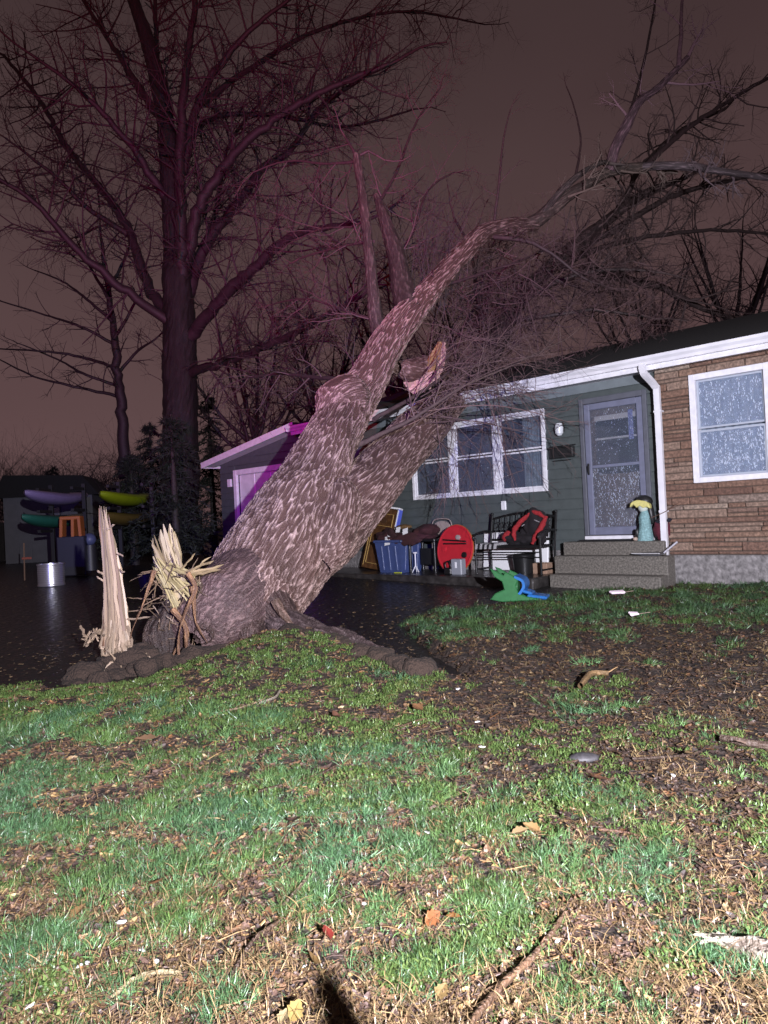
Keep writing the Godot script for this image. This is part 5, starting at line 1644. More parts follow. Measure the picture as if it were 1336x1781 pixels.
func porch_things() -> void:
	var g: G
	var blk := mat(Color(0.014, 0.014, 0.015), 0.45)
	# mailbox
	var o := here("wall_mailbox", "long black wall mailbox between the triple window and storm door", "mailbox", -0.87, 2.0, 0.03)
	g = G.new()
	g.bx(-0.21, 0.21, 0, 0.17, 0, 0.1, 0.012)
	obj("box", g, blk, o)
	g = G.new()
	g.box(Vector3(0.44, 0.02, 0.13), Transform3D(Basis(Vector3.RIGHT, 0.25), Vector3(0, 0.185, 0.055)), 0.006)
	obj("lid", g, blk, o)
	g = G.new()
	g.rod(Vector3(-0.16, -0.04, 0.06), Vector3(0.16, -0.04, 0.06), 0.007)
	obj("paper_hook", g, blk, o)
	# mat
	o = here("door_mat", "black ribbed door mat on the top step below the storm door", "mat", -0.12, 0.642, 0.205)
	g = G.new()
	g.bx(-0.43, 0.43, 0, 0.018, -0.1, 0.13, 0.006)
	obj("base", g, blk, o)
	for k in 5:
		g = G.new()
		g.bx(-0.41, 0.41, 0.0182, 0.026, -0.09 + k * 0.044, -0.09 + k * 0.044 + 0.028, 0.003)
		obj("rib", g, blk, o)
	# cloth figure
	o = here("porch_figure", "small dressed-up figure with yellow hat brim and pale turquoise robe on the top step", "figurine", 0.5, 0.64, 0.21)
	g = G.new()
	g.lathe([Vector2(0, 0.0), Vector2(0.115, 0.0), Vector2(0.1, 0.1), Vector2(0.075, 0.24), Vector2(0.085, 0.34), Vector2(0.065, 0.42), Vector2(0.035, 0.46), Vector2(0, 0.47)], 26)
	for q in g.v.size(): g.v[q] += Vector3(g.n[q].x, 0, g.n[q].z) * (0.022 * nf.get_noise_3dv(g.v[q] * 7.0))
	g.smooth(0)
	obj("robe", g, mat(Color(0.3, 0.52, 0.54), 0.8, 0, "mottle", 5), o)
	g = G.new()
	g.blob(Vector3(0.075, 0.085, 0.07), Transform3D(Basis(), Vector3(-0.01, 0.5, 0.01)), nf, 0.1, 18, 12)
	obj("head", g, mat(Color(0.45, 0.5, 0.46), 0.6), o)
	g = G.new()
	g.blob(Vector3(0.125, 0.09, 0.11), Transform3D(Basis(Vector3(0, 0, 1), -0.15), Vector3(0.0, 0.585, -0.02)), nf, 0.12, 24, 14)
	g.blob(Vector3(0.05, 0.2, 0.06), Transform3D(Basis(Vector3(0, 0, 1), 0.12), Vector3(0.085, 0.42, -0.04)), nf, 0.3, 18, 14, Vector3(2, 2, 2))
	obj("hair", g, blk, o)
	g = G.new()
	var br := PackedVector2Array()
	for k in 13: br.push_back(Vector2(0.15 * cos(PI * k / 12.0), 0.085 * sin(PI * k / 12.0)))
	for k in 7: br.push_back(Vector2(lerpf(-0.15, 0.15, k / 6.0), -0.03 + (0.045 if k % 2 else 0.0) * (1.0 - k / 8.0)))
	g.prism(br, 0.09, Transform3D(Basis(Vector3(0, 0, 1), -0.1), Vector3(-0.03, 0.52, 0.05)), 0.012)
	obj("hat_brim", g, mat(Color(0.6, 0.55, 0.2), 0.6, 0, "soft", 6), o)
	g = G.new()
	g.blob(Vector3(0.035, 0.03, 0.05), Transform3D(Basis(), Vector3(-0.13, 0.03, 0.06)), nf, 0.2, 14, 10)
	obj("foot", g, mat(Color(0.4, 0.3, 0.25), 0.7), o)
	g = G.new()
	g.blob(Vector3(0.03, 0.07, 0.03), Transform3D(Basis(), Vector3(-0.1, 0.12, 0.06)), nf, 0.2, 14, 10)
	obj("sleeve", g, blk, o)
	# bag
	o = here("maroon_bag", "maroon cloth bag tucked between the porch figure and downspout", "bag", 0.74, 0.6, 0.16)
	g = G.new()
	g.col = Color(0.13, 0.015, 0.035)
	g.blob(Vector3(0.12, 0.17, 0.1), Transform3D(Basis(), Vector3(0, 0.17, 0)), nf, 0.3, 26, 18, Vector3(7, 2, 2), 0.5)
	obj("bag", g, M.cloth, o)
	g = G.new()
	g.col = Color(0.015, 0.013, 0.03)
	g.blob(Vector3(0.13, 0.045, 0.11), Transform3D(Basis(Vector3(0, 0, 1), 0.15), Vector3(0.01, 0.32, 0)), nf, 0.3, 22, 12, Vector3(1, 2, 2), 0.3)
	obj("flap", g, M.cloth, o)
	# shovel
	o = here("shovel_blade", "flat grey shovel lying on the right end of the middle step", "shovel", 0.68, 0.465, 0.47)
	g = G.new()
	var sp := PackedVector2Array([Vector2(-0.3, -0.01), Vector2(-0.1, -0.12), Vector2(0.16, -0.13), Vector2(0.2, 0.0), Vector2(0.16, 0.13), Vector2(-0.1, 0.1)])
	g.prism(sp, 0.012, Transform3D(Basis(Vector3.RIGHT, -PI / 2 + 0.12), Vector3(0, 0, 0)), 0.003)
	obj("blade", g, mat(Color(0.16, 0.16, 0.18), 0.35, 0.6), o)
	g = G.new()
	g.bar(Vector3(-0.28, 0.005, 0.02), Vector3(0.18, 0.012, 0.145), 0.02, 0.008, 0.002)
	obj("edge", g, M.white_plastic, o)
	g = G.new()
	g.rod(Vector3(0.18, 0.01, 0), Vector3(0.34, 0.16, -0.1), 0.016)
	obj("handle", g, mat(Color(0.3, 0.29, 0.33), 0.4), o)
	# twig caught by the pipe
	o = here("snagged_twig", "thin bare twig caught on the downspout against the stone", "twig", 0.8, 1.03, 0.3)
	g = G.new()
	g.col = Color(0.13, 0.07, 0.05)
	var pts := [Vector3(-0.18, -0.06, 0), Vector3(0.05, 0.03, 0.0), Vector3(0.28, 0.17, 0.0)]
	g.tube(spline(pts, 0.05), spread(pts, [0.004, 0.006, 0.003], 0.05), 5)
	g.tube(PackedVector3Array([Vector3(0.12, 0.06, 0), Vector3(0.22, 0.1, 0.01), Vector3(0.3, 0.13, 0.01)]), PackedFloat32Array([0.004, 0.003, 0.002]), 4)
	obj("stem", g, M.twig, o)

	# green and blue plastic toy on the grass edge
	var at := P(898, 1043, 9.5)
	at.y = lawn_y(at.x, -at.z) + 0.07
	o = thing("green_toy_rocker", "green plastic toddler rocker with blue seat tipped over by the patio", "toy", at, -0.38)
	var gm := mat(Color(0.03, 0.15, 0.05), 0.4, 0, "soft", 3)
	var pix := [[925, 566], [955, 578], [998, 604], [1010, 586], [1046, 604], [1080, 632], [1066, 664], [1078, 706], [1120, 722], [1200, 735], [1188, 746], [1100, 746], [985, 752], [918, 738], [948, 704], [1000, 682], [990, 640], [948, 612]]
	var poly := PackedVector2Array()
	for q in pix: poly.push_back(Vector2((q[0] - 1050) * 0.0024, (752 - q[1]) * 0.0024))
	for z in [-0.15, 0.15]:
		g = G.new()
		g.prism(poly.duplicate(), 0.05, Transform3D(Basis(), Vector3(0, 0, z)), 0.012)
		obj("side_panel", g, gm, o)
	g = G.new()
	for s in [[-0.12, 0.33, 0.0, 0.22], [0.05, 0.32, 0.03, 0.12], [-0.14, 0.12, -0.24, 0.05], [-0.2, 0.03, 0.1, 0.02]]:
		g.strip(PackedVector3Array([Vector3(s[0], s[1], 0), Vector3(s[2], s[3], 0)]), 0.26, 0.03, Vector3.BACK)
	obj("cross_panel", g, gm, o)
	var bm := mat(Color(0.025, 0.15, 0.45), 0.35, 0, "soft", 3)
	g = G.new()
	var bp := [Vector3(0.02, 0.33, 0), Vector3(0.12, 0.28, 0), Vector3(0.14, 0.2, 0), Vector3(0.09, 0.12, 0), Vector3(0.06, 0.09, 0)]
	var bs := spline(bp, 0.03)
	g.strip(bs, 0.34, 0.035, Vector3.BACK)
	obj("seat", g, bm, o)
	g = G.new()
	g.box(Vector3(0.26, 0.045, 0.3), Transform3D(Basis(Vector3(0, 0, 1), -0.12), Vector3(0.3, 0.06, 0)), 0.018)
	g.box(Vector3(0.14, 0.04, 0.26), Transform3D(Basis(Vector3(0, 0, 1), -0.3), Vector3(0.17, 0.12, 0)), 0.016)
	obj("foot_rest", g, bm, o)

func far_left_things() -> void:
	var g: G
	var blk := mat(Color(0.014, 0.014, 0.015), 0.5)
	# shed
	var at := P(85, 900, 27.0)
	at.y = base_y(27.0) - 0.1
	var o := thing("white_shed", "low white shed with dark roof and one small window at far left", "shed", at, 0.15)
	g = G.new()
	g.bx(-1.6, 1.6, 0, 2.55, -2.0, 0.0)
	obj("wall", g, mat(Color(0.09, 0.09, 0.1), 0.7, 0, "soft", 0.6), o)
	g = G.new()
	g.prism(PackedVector2Array([Vector2(-1.9, 2.551), Vector2(1.9, 2.551), Vector2(1.3, 3.3), Vector2(-1.5, 3.4)]), 2.4, Transform3D(Basis(), Vector3(0, 0, -1.0)))
	obj("roof", g, M.roof, o)
	g = G.new()
	g.bx(-0.05, 0.45, 1.7, 2.15, 0.001, 0.03, 0.006)
	var wf := obj("window", g, blk, o)
	g = G.new()
	g.bx(0.0, 0.4, 1.74, 2.11, 0.0305, 0.034)
	obj("pane", g, M.clear_glass, wf)
	for k in 7:
		g = G.new()
		g.bx(-1.58 + k * 0.455, -1.58 + k * 0.455 + 0.02, 0.02, 2.54, 0.0005, 0.015)
		obj("batten", g, mat(Color(0.09, 0.09, 0.1), 0.7), o)
	# dark pickup-height board fence behind
	o = thing("board_fence", "dark weathered board fence along the far side of the yard", "fence", Vector3(-14.0, base_y(30.0) - 0.2, -30.0), 0.08)
	var fm := mat(Color(0.02, 0.016, 0.015), 0.9, 0, "mottle", 1.0)
	for k in 90:
		g = G.new()
		g.box(Vector3(0.135, 1.75 + rng.randf() * 0.06, 0.02), Transform3D(Basis(), Vector3(-6.5 + k * 0.142, 0.92, rng.randf() * 0.006)), 0.004)
		obj("board", g, fm, o)
	# kayak rack
	var ra := P(170, 960, 19.0)
	ra.y = base_y(19.0)
	var rk := thing("kayak_rack", "dark timber rack holding four kayaks at far left", "rack", ra, 0.0)
	for x in [-1.35, -0.45, 0.5, 1.4]:
		g = G.new()
		g.bx(x - 0.05, x + 0.05, 0, 2.35, -0.42, -0.32, 0.008)
		obj("post", g, blk, rk)
	for y in [1.1, 1.62, 2.2]:
		for x in [-1.35, -0.45, 0.5, 1.4]:
			g = G.new()
			g.bx(x - 0.04, x + 0.04, y - 0.04, y + 0.04, -0.319, 0.4, 0.006)
			obj("arm", g, blk, rk)
	for k in [[-0.95, 1.98, Color(0.2, 0.15, 0.28), "white and purple kayak on the upper left of the rack"], [-1.05, 1.38, Color(0.02, 0.11, 0.075), "green kayak on the lower left of the rack"], [0.92, 1.86, Color(0.17, 0.24, 0.006), "lime green kayak on the upper right of the rack"], [0.9, 1.34, Color(0.1, 0.07, 0.016), "dull yellow kayak on the lower right of the rack"]]:
		kayak(ra + Vector3(k[0], k[1], 0.1), k[2], k[3])
	# orange toy
	var oa := P(126, 932, 17.0)
	oa.y = base_y(17.0)
	var hgt := P(126, 902, 17.0).y - oa.y
	o = thing("orange_play_frame", "orange plastic play frame with two arched openings at far left", "toy", oa, 0.1)
	var om := mat(Color(0.3, 0.085, 0.02), 0.5)
	for s in [[-0.27, -0.2], [0.02, 0.06], [0.27, 0.2]]:
		g = G.new()
		g.bar(Vector3(s[0], 0, 0), Vector3(s[1], hgt, 0), 0.075, 0.3, 0.012)
		obj("post", g, om, o)
	g = G.new()
	g.bx(-0.24, 0.24, hgt - 0.03, hgt + 0.06, -0.155, 0.155, 0.02)
	obj("top_bar", g, om, o)
	g = G.new()
	g.bx(-0.32, 0.32, 0.0, hgt - 0.42, -0.3, 0.16, 0.02)
	obj("base", g, mat(Color(0.01, 0.01, 0.022), 0.5), o)
	# ball
	var ba := P(156, 938, 17.2)
	o = thing("blue_ball", "dull blue ball right of the orange play frame", "ball", Vector3(ba.x, ba.y, ba.z))
	g = G.new()
	g.blob(Vector3.ONE * 0.15, Transform3D(), nf, 0.0, 20, 14)
	obj("ball", g, mat(Color(0.06, 0.07, 0.14), 0.5), o)
	g = G.new()
	g.lathe([Vector2(0.17, -0.75), Vector2(0.15, -0.14), Vector2(0.09, -0.14)], 20)
	obj("tub", g, blk, o)
	# drum
	var da := P(90, 1020, 14.6)
	da.y = base_y(14.6) - 0.03
	o = thing("steel_drum", "perforated steel washer drum standing on the wet driveway", "drum", da)
	g = G.new()
	g.lathe([Vector2(0.25, 0.0), Vector2(0.265, 0.015), Vector2(0.265, 0.035), Vector2(0.255, 0.05), Vector2(0.255, 0.42), Vector2(0.268, 0.435), Vector2(0.268, 0.46), Vector2(0.24, 0.46), Vector2(0.24, 0.05), Vector2(0, 0.04)], 48)
	obj("drum", g, mat(Color(0.6, 0.6, 0.63), 0.32, 0.85), o)
	g = G.new()
	for r in 9:
		for k in 56:
			var th := TAU * (k + 0.5 * (r % 2)) / 56.0
			g.box(Vector3(0.009, 0.009, 0.003), Transform3D(Basis(Vector3.UP, th), Vector3(sin(th) * 0.2555, 0.09 + r * 0.038, cos(th) * 0.2555)))
	tag(obj("holes", g, blk, o), "", "", "", "stuff")
	# small bucket with a shiny lid
	var pa := P(252, 985, 13.5)
	pa.y = base_y(13.5) - 0.03
	o = thing("dark_bucket", "small dark bucket with shiny purple-lit rim behind the split stump", "bucket", pa)
	g = G.new()
	g.lathe([Vector2(0, 0), Vector2(0.11, 0), Vector2(0.14, 0.24), Vector2(0.15, 0.26), Vector2(0.13, 0.26), Vector2(0.1, 0.02), Vector2(0, 0.02)], 24)
	obj("bucket", g, mat(Color(0.05, 0.04, 0.06), 0.25), o)
	g = G.new()
	g.rod(Vector3(-0.15, 0.25, 0), Vector3(0.15, 0.25, 0.06), 0.006)
	obj("handle", g, M.steel, o)
	# garden tool standing
	var ta := P(42, 985, 16.0)
	ta.y = base_y(16.0)
	o = thing("garden_stake", "thin wooden stake leaning upright beside the far left clutter", "stake", ta)
	g = G.new()
	g.bar(Vector3(0, 0, 0), Vector3(0.02, 0.85, 0), 0.03, 0.02, 0.004)
	obj("pole", g, mat(Color(0.12, 0.07, 0.04), 0.8), o)
	g = G.new()
	g.box(Vector3(0.22, 0.05, 0.03), Transform3D(Basis(), Vector3(0.08, 0.5, 0.02)), 0.008)
	obj("tag", g, mat(Color(0.2, 0.05, 0.03), 0.6), o)

func kayak(at: Vector3, c: Color, label: String) -> void:
	var o := thing("kayak", label, "kayak", at, 1.42, "kayaks on the rack")
	var g := G.new()
	var rows := 25
	var sg := 16
	for r in rows:
		var u := float(r) / (rows - 1) * 2.0 - 1.0
		var w := 0.34 * pow(maxf(0.0, 1.0 - pow(absf(u), 2.2)), 0.65) + 0.006
		var rock := 0.12 * u * u
		for s in sg + 1:
			var th := TAU * s / sg
			g.v.push_back(Vector3(u * 1.35, sin(th) * (0.2 if sin(th) < 0 else 0.13) * (0.3 + 0.7 * w / 0.34) + rock, cos(th) * w))
			g.n.push_back(Vector3.UP); g.c.push_back(Color.WHITE); g.uv.push_back(Vector2(u, th))
	for r in rows - 1:
		for s in sg:
			var q := r * (sg + 1) + s
			for e in [q, q + sg + 2, q + 1, q, q + sg + 1, q + sg + 2]: g.i.push_back(e)
	g.smooth(0)
	var km := mat(c, 0.35, 0, "soft", 1.5)
	obj("hull", g, km, o)
	g = G.new()
	var rp := PackedVector3Array()
	var rr := PackedFloat32Array()
	for k in 25:
		rp.push_back(Vector3(0.42 * cos(TAU * k / 24.0), 0.105, 0.22 * sin(TAU * k / 24.0)))
		rr.push_back(0.018)
	g.tube(rp, rr, 8)
	obj("cockpit_rim", g, mat(Color(0.015, 0.015, 0.015), 0.5), o)
	for s in [-1, 1]:
		g = G.new()
		g.tube(PackedVector3Array([Vector3(s * 1.2, 0.14, -0.03), Vector3(s * 1.28, 0.2, 0), Vector3(s * 1.2, 0.14, 0.03)]), PackedFloat32Array([0.012, 0.012, 0.012]), 6)
		obj("handle", g, mat(Color(0.015, 0.015, 0.015), 0.5), o)

# ---------------------------------------------------------------- grass, moss and litter
const PATCH := [   # x, ahead, half width, half depth, weight of grass
	[-1.3, 3.35, 1.75, 1.0, 1.0], [-2.4, 4.2, 1.2, 1.0, 0.8], [0.35, 2.85, 0.5, 0.5, 1.0], [0.8, 2.85, 0.28, 0.3, 0.9], [0.05, 3.05, 0.5, 0.45, 0.8],
	[1.28, 4.9, 0.22, 0.28, 1.1], [0.95, 3.45, 0.2, 0.25, 0.9], [-0.52, 2.1, 0.09, 0.09, 1.0], [0.47, 2.07, 0.13, 0.1, 1.1], [0.05, 2.32, 0.14, 0.12, 0.9], [-1.0, 2.38, 0.2, 0.14, 0.9], [0.97, 2.16, 0.1, 0.08, 1.0], [1.03, 2.05, 0.07, 0.06, 0.8],
	[-0.35, 3.9, 0.7, 0.4, 0.9], [-1.6, 4.6, 0.8, 0.5, 0.7], [-0.75, 2.5, 0.3, 0.15, 0.8], [-0.28, 2.55, 0.35, 0.22, 0.8],
	[0.7, 8.1, 0.8, 0.8, 1.2], [2.4, 8.7, 1.6, 1.1, 1.2], [4.0, 9.2, 1.8, 1.2, 1.2], [5.8, 9.6, 1.2, 0.9, 1.2], [2.0, 7.2, 0.8, 0.5, 0.6], [3.6, 7.6, 1.0, 0.6, 0.6], [0.7, 7.2, 0.4, 0.5, 0.7],
]
const MOSS := [
	[-0.6, 5.2, 0.8, 0.8, 1.0], [-0.95, 6.1, 0.9, 0.5, 0.9], [-2.9, 5.6, 1.3, 0.7, 1.2], [-1.9, 5.3, 0.7, 0.5, 0.9], [-0.1, 4.6, 0.4, 0.4, 0.9], [0.2, 5.5, 0.35, 0.3, 0.8],
	[0.55, 4.0, 0.3, 0.2, 0.8], [1.0, 4.2, 0.35, 0.25, 0.65], [1.0, 3.6, 0.3, 0.2, 0.65], [1.5, 5.2, 0.35, 0.22, 0.55], [1.7, 4.2, 0.3, 0.2, 0.5], [1.6, 3.0, 0.4, 0.3, 0.3], [2.0, 3.8, 0.3, 0.2, 0.4],
	[0.15, 2.35, 0.14, 0.1, 1.0], [1.05, 2.2, 0.2, 0.1, 0.4], [0.7, 3.2, 0.2, 0.2, 0.7], [-1.2, 2.15, 0.25, 0.1, 0.6], [-0.3, 3.6, 0.5, 0.3, 0.5], [0.95, 2.5, 0.3, 0.15, 0.2], [-2.0, 6.3, 0.7, 0.35, 0.9],
]

func cover(list: Array, x: float, a: float) -> float:
	var best := 0.0
	for p in list:
		var dx: float = (x - p[0]) / p[2]
		var da: float = (a - p[1]) / p[3]
		var d := dx * dx + da * da
		if d < 2.2: best = maxf(best, p[4] * clampf(1.5 - d * 0.85, 0.0, 1.0))
	return best

func tuft(rg: RandomNumberGenerator, blades: int, tall: float, wide: float, lay: float, spread_r: float) -> ArrayMesh:
	var g := G.new()
	for k in blades:
		var az := rg.randf() * TAU
		var o := Vector3(rg.randfn() * spread_r, 0, rg.randfn() * spread_r)
		var ln := tall * rg.randf_range(0.5, 1.15)
		var out := Vector3(cos(az), 0, sin(az))
		var sd := Vector3(-sin(az), 0, cos(az)) * wide * rg.randf_range(0.6, 1.1)
		var lz := lay * rg.randf_range(0.3, 1.3)
		var prev := o
		var pw := sd
		var d := (Vector3.UP + out * lz * 0.5).normalized()
		g.col = Color(1, 1, 1) * rg.randf_range(0.75, 1.25)
		for s in 3:
			var nx := prev + d * ln / 3.0
			d = (d + out * lz * 0.45 - Vector3(0, 0.22 * lz, 0)).normalized()
			var nw: Vector3 = sd * [0.85, 0.6, 0.0][s]
			if s < 2: g.quad(prev - pw, prev + pw, nx + nw, nx - nw)
			else: g.tri(prev - pw, prev + pw, nx)
			prev = nx; pw = nw
	return g.mesh()

func flake_mesh(rg: RandomNumberGenerator, kind: int) -> ArrayMesh:
	var g := G.new()
	if kind == 0:      # curled leaf bit
		var n := 4
		var l := 0.5
		for k in n:
			var u0 := float(k) / n - 0.5
			var u1 := float(k + 1) / n - 0.5
			var w0 := 0.26 * (1.0 - 3.2 * u0 * u0) * rg.randf_range(0.8, 1.2) + 0.02
			var w1 := 0.26 * (1.0 - 3.2 * u1 * u1) + 0.02
			var h0 := 0.5 * u0 * u0
			var h1 := 0.5 * u1 * u1
			g.quad(Vector3(u0 * 2 * l, h0, 0), Vector3(u0 * 2 * l, h0 + 0.08, w0), Vector3(u1 * 2 * l, h1 + 0.08, w1), Vector3(u1 * 2 * l, h1, 0))
			g.quad(Vector3(u0 * 2 * l, h0 + 0.1, -w0), Vector3(u0 * 2 * l, h0, 0), Vector3(u1 * 2 * l, h1, 0), Vector3(u1 * 2 * l, h1 + 0.1, -w1))
	elif kind == 1:    # wood chip
		g.box(Vector3(1.0, 0.09, 0.26), Transform3D(Basis(Vector3.UP, 0.1), Vector3(0, 0.04, 0)), 0.04, 0.06, rg)
	else:              # dead stalk
		g.tube(PackedVector3Array([Vector3(-0.5, 0.0, 0), Vector3(-0.1, 0.06, 0.05), Vector3(0.25, 0.07, 0.0), Vector3(0.5, 0.03, -0.06)]), PackedFloat32Array([0.018, 0.022, 0.018, 0.008]), 4)
	return g.mesh()

func scatter(called: String, label: String, m: Mesh, mt: Material, where: Array, tint: PackedColorArray) -> void:
	var mm := MultiMesh.new()
	mm.transform_format = MultiMesh.TRANSFORM_3D
	mm.use_colors = true
	mm.mesh = m
	mm.instance_count = where.size()
	for k in where.size():
		mm.set_instance_transform(k, where[k])
		mm.set_instance_color(k, tint[k])
	var o := MultiMeshInstance3D.new()
	o.multimesh = mm
	o.material_override = mt
	o.name = numbered(called)
	add_child(o)
	tag(o, label, "", "", "stuff")

func lawn_cover() -> void:
	var rg := RandomNumberGenerator.new()
	rg.seed = 31
	var gm := [tuft(rg, 11, 0.075, 0.0022, 0.9, 0.012), tuft(rg, 9, 0.06, 0.0026, 1.3, 0.016), tuft(rg, 14, 0.085, 0.002, 0.7, 0.014)]
	var mo := [tuft(rg, 16, 0.022, 0.0045, 1.6, 0.016), tuft(rg, 12, 0.03, 0.0035, 1.2, 0.016)]
	var st := tuft(rg, 7, 0.075, 0.0016, 1.9, 0.02)
	var lists := {"g0": [], "g1": [], "g2": [], "m0": [], "m1": [], "s": [], "f0": [], "f1": [], "f2": []}
	var tint := {}
	for k in lists: tint[k] = PackedColorArray()
	var fine := FastNoiseLite.new()
	fine.frequency = 2.6; fine.fractal_octaves = 3; fine.seed = 14
	var put_at := func(key: String, x: float, a: float, y: float, s: Vector3, c: Color, tilt: float) -> void:
		var b := Basis(Vector3(rg.randfn(), 0, rg.randfn() + 0.001).normalized(), tilt * rg.randfn()) * Basis(Vector3.UP, rg.randf() * TAU)
		lists[key].append(Transform3D(b * Basis.from_scale(s), Vector3(x, y, -a)))
		tint[key].append(c)
	# grass in clumps whose blades lean out from the middle
	for k in 19500:
		var a := 1.8 * pow(10.3 / 1.8, pow(rg.randf(), 1.1))
		var x := rg.randf_range(-0.72, 0.72) * (a + 1.1)
		if a > 4.8 and x < 3.6 and drive_dist(x, a) < 0.06: continue
		var n0 := fine.get_noise_2d(x, a)
		var n1 := fine.get_noise_2d(x * 0.4 + 20.0, a * 0.4)
		var wx := x + 0.22 * fine.get_noise_2d(x * 0.8 + 5.0, a * 0.8 + 40.0)
		var wa := a + 0.22 * fine.get_noise_2d(x * 0.8 + 90.0, a * 0.8)
		var gr := cover(PATCH, wx, wa) * (0.42 + 2.1 * n0 + 0.6 * n1)
		if rg.randf() > gr * 1.4 - 0.2 and rg.randf() > 0.012: continue
		var cool := clampf(0.5 + 1.1 * n1 + rg.randfn() * 0.22, 0, 1)
		var cc := Color(0.1, 0.17, 0.045).lerp(Color(0.078, 0.165, 0.072), cool) * rg.randf_range(0.5, 1.2)
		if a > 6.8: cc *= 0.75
		var rad := rg.randf_range(0.022, 0.06) * (1.0 + 0.1 * a)
		var tallness := rg.randf_range(0.4, 0.85) * (0.8 if a < 4.5 else 1.0)
		for q in int(rg.randf_range(6, 17)):
			var o := Vector2(rg.randfn(), rg.randfn()) * rad
			var out := Vector3(o.x, 0, -o.y)
			var lean := clampf(out.length() / rad * 0.5 + rg.randfn() * 0.12, 0.0, 1.0)
			var b := Basis(Vector3.UP.cross(out).normalized() if out.length() > 0.001 else Vector3.RIGHT, lean) * Basis(Vector3.UP, rg.randf() * TAU)
			var s := tallness * rg.randf_range(0.7, 1.2)
			var ws := s * (0.85 + 0.13 * a)
			var key: String = ["g0", "g1", "g2"][rg.randi() % 3]
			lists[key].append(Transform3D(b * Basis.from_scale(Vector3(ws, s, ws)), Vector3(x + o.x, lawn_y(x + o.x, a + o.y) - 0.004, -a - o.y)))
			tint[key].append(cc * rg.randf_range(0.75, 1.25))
	var tries := 345000
	for k in tries:
		# nearer ground is sown more densely
		var a := 1.75 * pow(10.9 / 1.75, pow(rg.randf(), 1.15))
		var x := rg.randf_range(-0.72, 0.72) * (a + 1.1)
		if a > 10.3: continue
		var dd := 1.0
		if a > 4.8 and x < 3.6:
			dd = drive_dist(x, a)
			if dd < 0.03: continue
		var n0 := fine.get_noise_2d(x, a)
		var n1 := fine.get_noise_2d(x * 0.4 + 20.0, a * 0.4)
		var n2 := fine.get_noise_2d(x * 2.6 + 70.0, a * 2.6)
		var gr := clampf(cover(PATCH, x, a) * (0.42 + 2.1 * n0 + 0.6 * n1), 0, 1)
		var ms := cover(MOSS, x + 0.3 * n1, a + 0.3 * n0) * (0.5 + 1.5 * fine.get_noise_2d(x + 50.0, a) + 0.8 * n2)
		var y := lawn_y(x, a)
		var roll := rg.randf()
		if roll < ms * 0.36:
			var sc := rg.randf_range(0.6, 1.2) * (1.0 + 0.09 * a)
			var c := Color(0.062, 0.115, 0.028).lerp(Color(0.115, 0.15, 0.045), rg.randf()) * rg.randf_range(0.7, 1.25)
			put_at.call(["m0", "m1"][rg.randi() % 2], x, a, y, Vector3(sc, sc * 0.8, sc), c, 0.2)
		else:
			var r2 := rg.randf()
			var near := clampf(1.0 - (a - 1.9) / 2.2, 0.0, 1.0)
			if rg.randf() < clampf(gr * 0.55 + ms * 0.6, 0, 0.7) : continue
			if rg.randf() < 0.42 - 0.9 * n2: continue
			var wet := 1.0 - 0.5 * maxf(ss(-0.3, 0.7, x) * ss(2.6, 3.8, a), 0.8 * ss(0.5, 1.1, x))  # wet mulch at right, and weaker light there darkened into the litter colour
			if r2 < 0.02 + 0.07 * near * near:
				var c := Color(0.3, 0.21, 0.1).lerp(Color(0.15, 0.09, 0.05), rg.randf()) * rg.randf_range(0.6, 1.2)
				put_at.call("s", x, a, y, Vector3.ONE * rg.randf_range(0.6, 1.3), c, 0.4)
			else:
				var pick := rg.randf()
				var c: Color = [Color(0.115, 0.068, 0.05), Color(0.17, 0.095, 0.05), Color(0.075, 0.045, 0.036), Color(0.3, 0.19, 0.08), Color(0.24, 0.11, 0.045), Color(0.42, 0.3, 0.16)][mini(5, int(absf(rg.randfn(0, 2.4))))]
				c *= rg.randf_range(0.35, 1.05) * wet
				var s := rg.randf_range(0.012, 0.03) * (1.0 + 0.06 * a) * (1.7 if rg.randf() < 0.12 else 1.0)
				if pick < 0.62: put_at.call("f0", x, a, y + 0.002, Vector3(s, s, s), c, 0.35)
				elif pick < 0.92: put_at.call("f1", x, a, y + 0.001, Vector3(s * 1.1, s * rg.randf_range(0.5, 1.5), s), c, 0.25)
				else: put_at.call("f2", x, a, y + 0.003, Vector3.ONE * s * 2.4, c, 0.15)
	for k in 3: scatter("grass", "short wet green grass growing in patches over the lawn", gm[k], M.blade, lists["g%d" % k], tint["g%d" % k])
	for k in 2: scatter("clover", "low yellow-green moss and clover on the mound", mo[k], M.blade, lists["m%d" % k], tint["m%d" % k])
	scatter("dead_grass", "straw-coloured dead grass matted on the soil", st, M.blade, lists.s, tint.s)
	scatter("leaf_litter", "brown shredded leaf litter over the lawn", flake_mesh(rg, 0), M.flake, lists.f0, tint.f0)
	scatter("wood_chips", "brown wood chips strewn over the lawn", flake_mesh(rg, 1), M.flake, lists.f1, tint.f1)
	drive_litter()
	scatter("dead_stalks", "dry stalks lying over the lawn", flake_mesh(rg, 2), M.flake, lists.f2, tint.f2)

